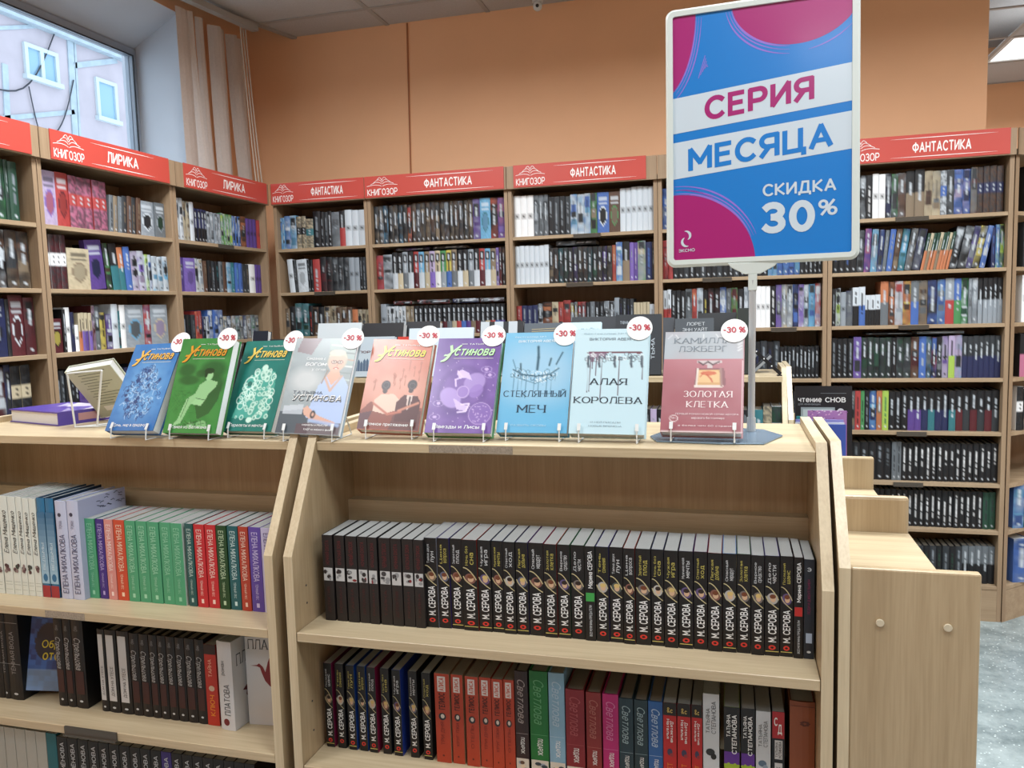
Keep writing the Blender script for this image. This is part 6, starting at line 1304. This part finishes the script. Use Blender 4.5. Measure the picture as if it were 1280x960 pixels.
def sky(b):
    r = random.Random(3)
    for k in range(9):
        x = f_w*k/9; hh = f_h*(.35+.35*r.random()); b.face([(x, -.0004, f_h*.2), (x+f_w/10, -.0004, f_h*.2), (x+f_w/10, -.0004, hh), (x+f_w/20, -.0004, hh+.01), (x, -.0004, hh)], lin('#4a5c70'))
    b.text('ПОРТ', (f_w*.15, -.0005, f_h*.84), (f_w*.6, 0, 0), (0, 0, f_h*.09), lin('#5a3a3c'), .02)
f_w, f_h = .115, .115
far_book(441, 490, 421, 2.965, .02, '#a4b0b8', 'book with a grey-blue city skyline between the woman cover and salmon novel', paint=sky, tilt=12)
def stripes(b):
    w, h = stripes.w, stripes.h
    for x in (.02, .34, .66): b.face([(w*x, -.0004, 0), (w*(x+.2), -.0004, 0), (w*(x+.2), -.0004, h), (w*x, -.0004, h)], lin('#aab2b8'))
far_book(597, 652, 402, 3.0, .02, '#17181c', 'black book with pale vertical stripes above the violet novel', paint=stripes, tilt=12)
def gold(b): b.strip([(gold.w*.2, -.0004, gold.h*.88), (gold.w*.9, -.0004, gold.h*.9)], .0016, (0, 1, 0), lin('#b8a878')); b.strip([(gold.w*.2, -.0004, gold.h*.84), (gold.w*.9, -.0004, gold.h*.86)], .0016, (0, 1, 0), lin('#b8a878'))
far_book(653, 700, 404, 3.0, .02, '#4c545c', 'grey book with thin gold lines above the sky blue novel', paint=gold, tilt=12)
online = tt(('ОНЛАЙН', .2, .92, .80, .88, '#6c8898', .0))
far_book(701, 750, 403, 2.985, .02, '#b4ccd4', 'pale blue book reading ОНЛАЙН on the second display', paint=online, tilt=12)
far_book(712, 768, 396, 3.085, .04, '#20242a', 'dark book with white page top behind the ОНЛАЙН book', tilt=16)
def vt(b): b.text('ТЬМА', (vt.w*.86, -.0004, vt.h*.25), (0, 0, vt.h*.35), (-vt.w*.08, 0, 0), lin('#9aa4ac'), 0); b.text('тень', (vt.w*.1, -.0004, vt.h*.84), (vt.w*.2, 0, 0), (0, 0, vt.h*.05), lin('#8a949c'), 0)
far_book(768, 826, 393, 3.0, .025, '#1b2026', 'tall black book between the pale blue and pink novels', paint=vt, tilt=12)
far_book(828, 842, 397, 3.0, .02, '#34383e', 'narrow charcoal book beside the tall black one', tilt=12)
loret = tt(('ЛОРЕТ', .3, .78, .87, .93, '#a8aeb2', .0), ('ЭНН УАЙТ', .2, .84, .77, .83, '#a8aeb2', .0))
far_book(843, 892, 398, 2.985, .02, '#3a4046', 'charcoal book reading ЛОРЕТ ЭНН УАЙТ above the pink novel', paint=loret, tilt=12)
far_book(872, 921, 391, 3.06, .02, '#16191d', 'wide black book behind the charcoal lettered one', tilt=12)
far_book(922, 940, 385, 3.04, .03, '#1c2420', 'dark greenish book mostly hidden by the poster pole', tilt=6)
far_book(226, 292, 414, 3.0, .02, '#1c2a44', 'navy book whose top shows above the green novel', tilt=12)
far_book(296, 330, 414, 3.0, .03, '#141a26', 'dark navy book between green and teal novels on second display', tilt=12)
far_book(333, 372, 424, 3.0, .02, '#22262c', 'dark book partly hidden behind the teal novel', tilt=12)
# three small grey notebooks fanned out against a black easel
for k, (pa, ln) in enumerate(((908, 30), (922, 38), (937, 46))):
    q = onZ(pa, 466, GT2); w_, h_ = .012, .085
    r0 = thing('notebook', 'small grey notebook leaning on the black easel, %s of three' % ['left', 'middle', 'right'][k], 'book', (q.x+.01, 3.085+.012*k, GT2+.0125*math.sin(R_(ln))+.0005), 0, 'small notebooks by the pole'); r0.rotation_euler = (0, R_(ln), 0)
    b = MB(); b.box(0, .0012, 0, .09, 0, h_, lin('#3a3e44')); b.box(w_-.0012, w_, 0, .09, 0, h_, lin('#3a3e44')); b.box(0, w_, 0, .0012, 0, h_, lin('#8a9096')); obj('cover', b, M['print'], r0)
    b = MB(); b.box(.0013, w_-.0013, .0014, .088, .001, h_-.001); obj('page_block', b, M['whitepaper'], r0)
a_, c_ = onY(938, 432, 2.985), onY(976, 468, 2.985)
t = thing('black_easel', 'black plastic easel bar leaning at the right end of the second display', 'stand', (c_.x, 2.985, GT2)); b = MB(); dx, dz = a_.x-c_.x, a_.z-GT2-.004; L = math.hypot(dx, dz); nx, nz = -dz/L*.006, dx/L*.006
b.prism([(nx, nz+.007), (dx+nx, dz+nz), (dx-nx, dz-nz), (-nx, -nz+.007)], -.004, .004, 'y'); obj('bar', b, M['black'], t); b = MB(); b.box(-.012, .004, -.005, .03, .0003, .004); obj('foot', b, M['black'], t)
b = MB()
for f in (.3, .55, .8): b.box(dx*f-.002, dx*f+.002, -.0047, -.0041, dz*f+.002, dz*f+.007)
obj('print_mark', b, M['white'], t)

# books at the far end of the counter
def cbook(px0, px1, py, Y, th, base, label, paint=None, tilt=6, **k): return far_book(px0, px1, py, Y, th, base, label, paint, tilt, z0=.997+th*math.sin(R_(tilt)), **k)
def dream(b):
    w, h = dream.w, dream.h
    b.text('чтение', (w*.05, -.0005, h*.80), (w*.42, 0, 0), (0, 0, h*.05), W_, .02); b.text('СНОВ', (w*.53, -.0005, h*.80), (w*.36, 0, 0), (0, 0, h*.062), W_, .03); b.text('для начинающих', (w*.05, -.0005, h*.765), (w*.4, 0, 0), (0, 0, h*.02), lin('#8a929a'), 0)
    b.face([(w*.1, -.0004, h*.55), (w*.7, -.0004, h*.55), (w*.7, -.0004, h*.74), (w*.1, -.0004, h*.74)], lin('#9aa8ac')); b.face([(w*.14, -.0005, h*.57), (w*.66, -.0005, h*.57), (w*.66, -.0005, h*.715), (w*.14, -.0005, h*.715)], lin('#c4d0d2'))
    b.face([(w*.8+w*.06*math.cos(i*.45), -.0005, h*.69+w*.06*math.sin(i*.45)) for i in range(14)], lin('#c8ccd0')); b.strip([(w*.45, -.0004, h*.91), (w*.9, -.0004, h*.91)], .001, (0, 1, 0), lin('#7c848c'))
cbook(994.5, 1066, 482, 2.115, .02, '#14161d', 'black book titled чтение СНОВ standing at the counter end', paint=dream)
def jag(b):
    r = random.Random(4)
    for k in range(30): x, z = jag.w*r.random(), jag.h*r.uniform(.82, .99); b.face([(x, -.0004, z), (x+.006, -.0004, z+.001), (x+.003, -.0004, z+.004)], lin(r.choice(['#e4d4e4', '#8a5a90', '#d8a8c8'])))
cbook(996, 1030, 519, 2.085, .005, '#2f8a90', 'thin teal booklet in the stack before the black book', tilt=4); cbook(1010, 1059, 512, 2.072, .006, '#a878b0', 'lilac patterned booklet in the stack before the black book', paint=jag, tilt=4)
cbook(995, 1055, 523, 2.055, .005, '#8c8ccc', 'thin violet booklet in the stack before the black book', tilt=4); cbook(994.5, 1056, 526.5, 2.04, .005, '#d4dae4', 'thin white booklet in the stack before the black book', tilt=4)
def blu(b):
    w, h = blu.w, blu.h
    P = lambda cx, cz, r: [(w*cx+w*r*math.cos(i*.35), -.0004, h*cz+w*r*math.sin(i*.35)) for i in range(18)]
    b.face(P(.66, .78, .11), lin('#d8e0e4')); b.face([(p[0], -.0006, p[2]) for p in P(.68, .78, .06)], lin('#4a5a60')); b.face([(p[0], -.0008, p[2]) for p in P(.66, .775, .035)], lin('#c8b49c'))
    for k in range(4): b.strip([(w*.45, -.0004, h*(.6-.05*k)), (w*.9, -.0004, h*(.6-.05*k))], .0008, (0, 1, 0), lin('#8ca0dc'))
cbook(997, 1058, 529, 2.02, .008, '#3a56b0', 'blue booklet with a round white portrait, front of the counter stack', paint=blu, tilt=4)
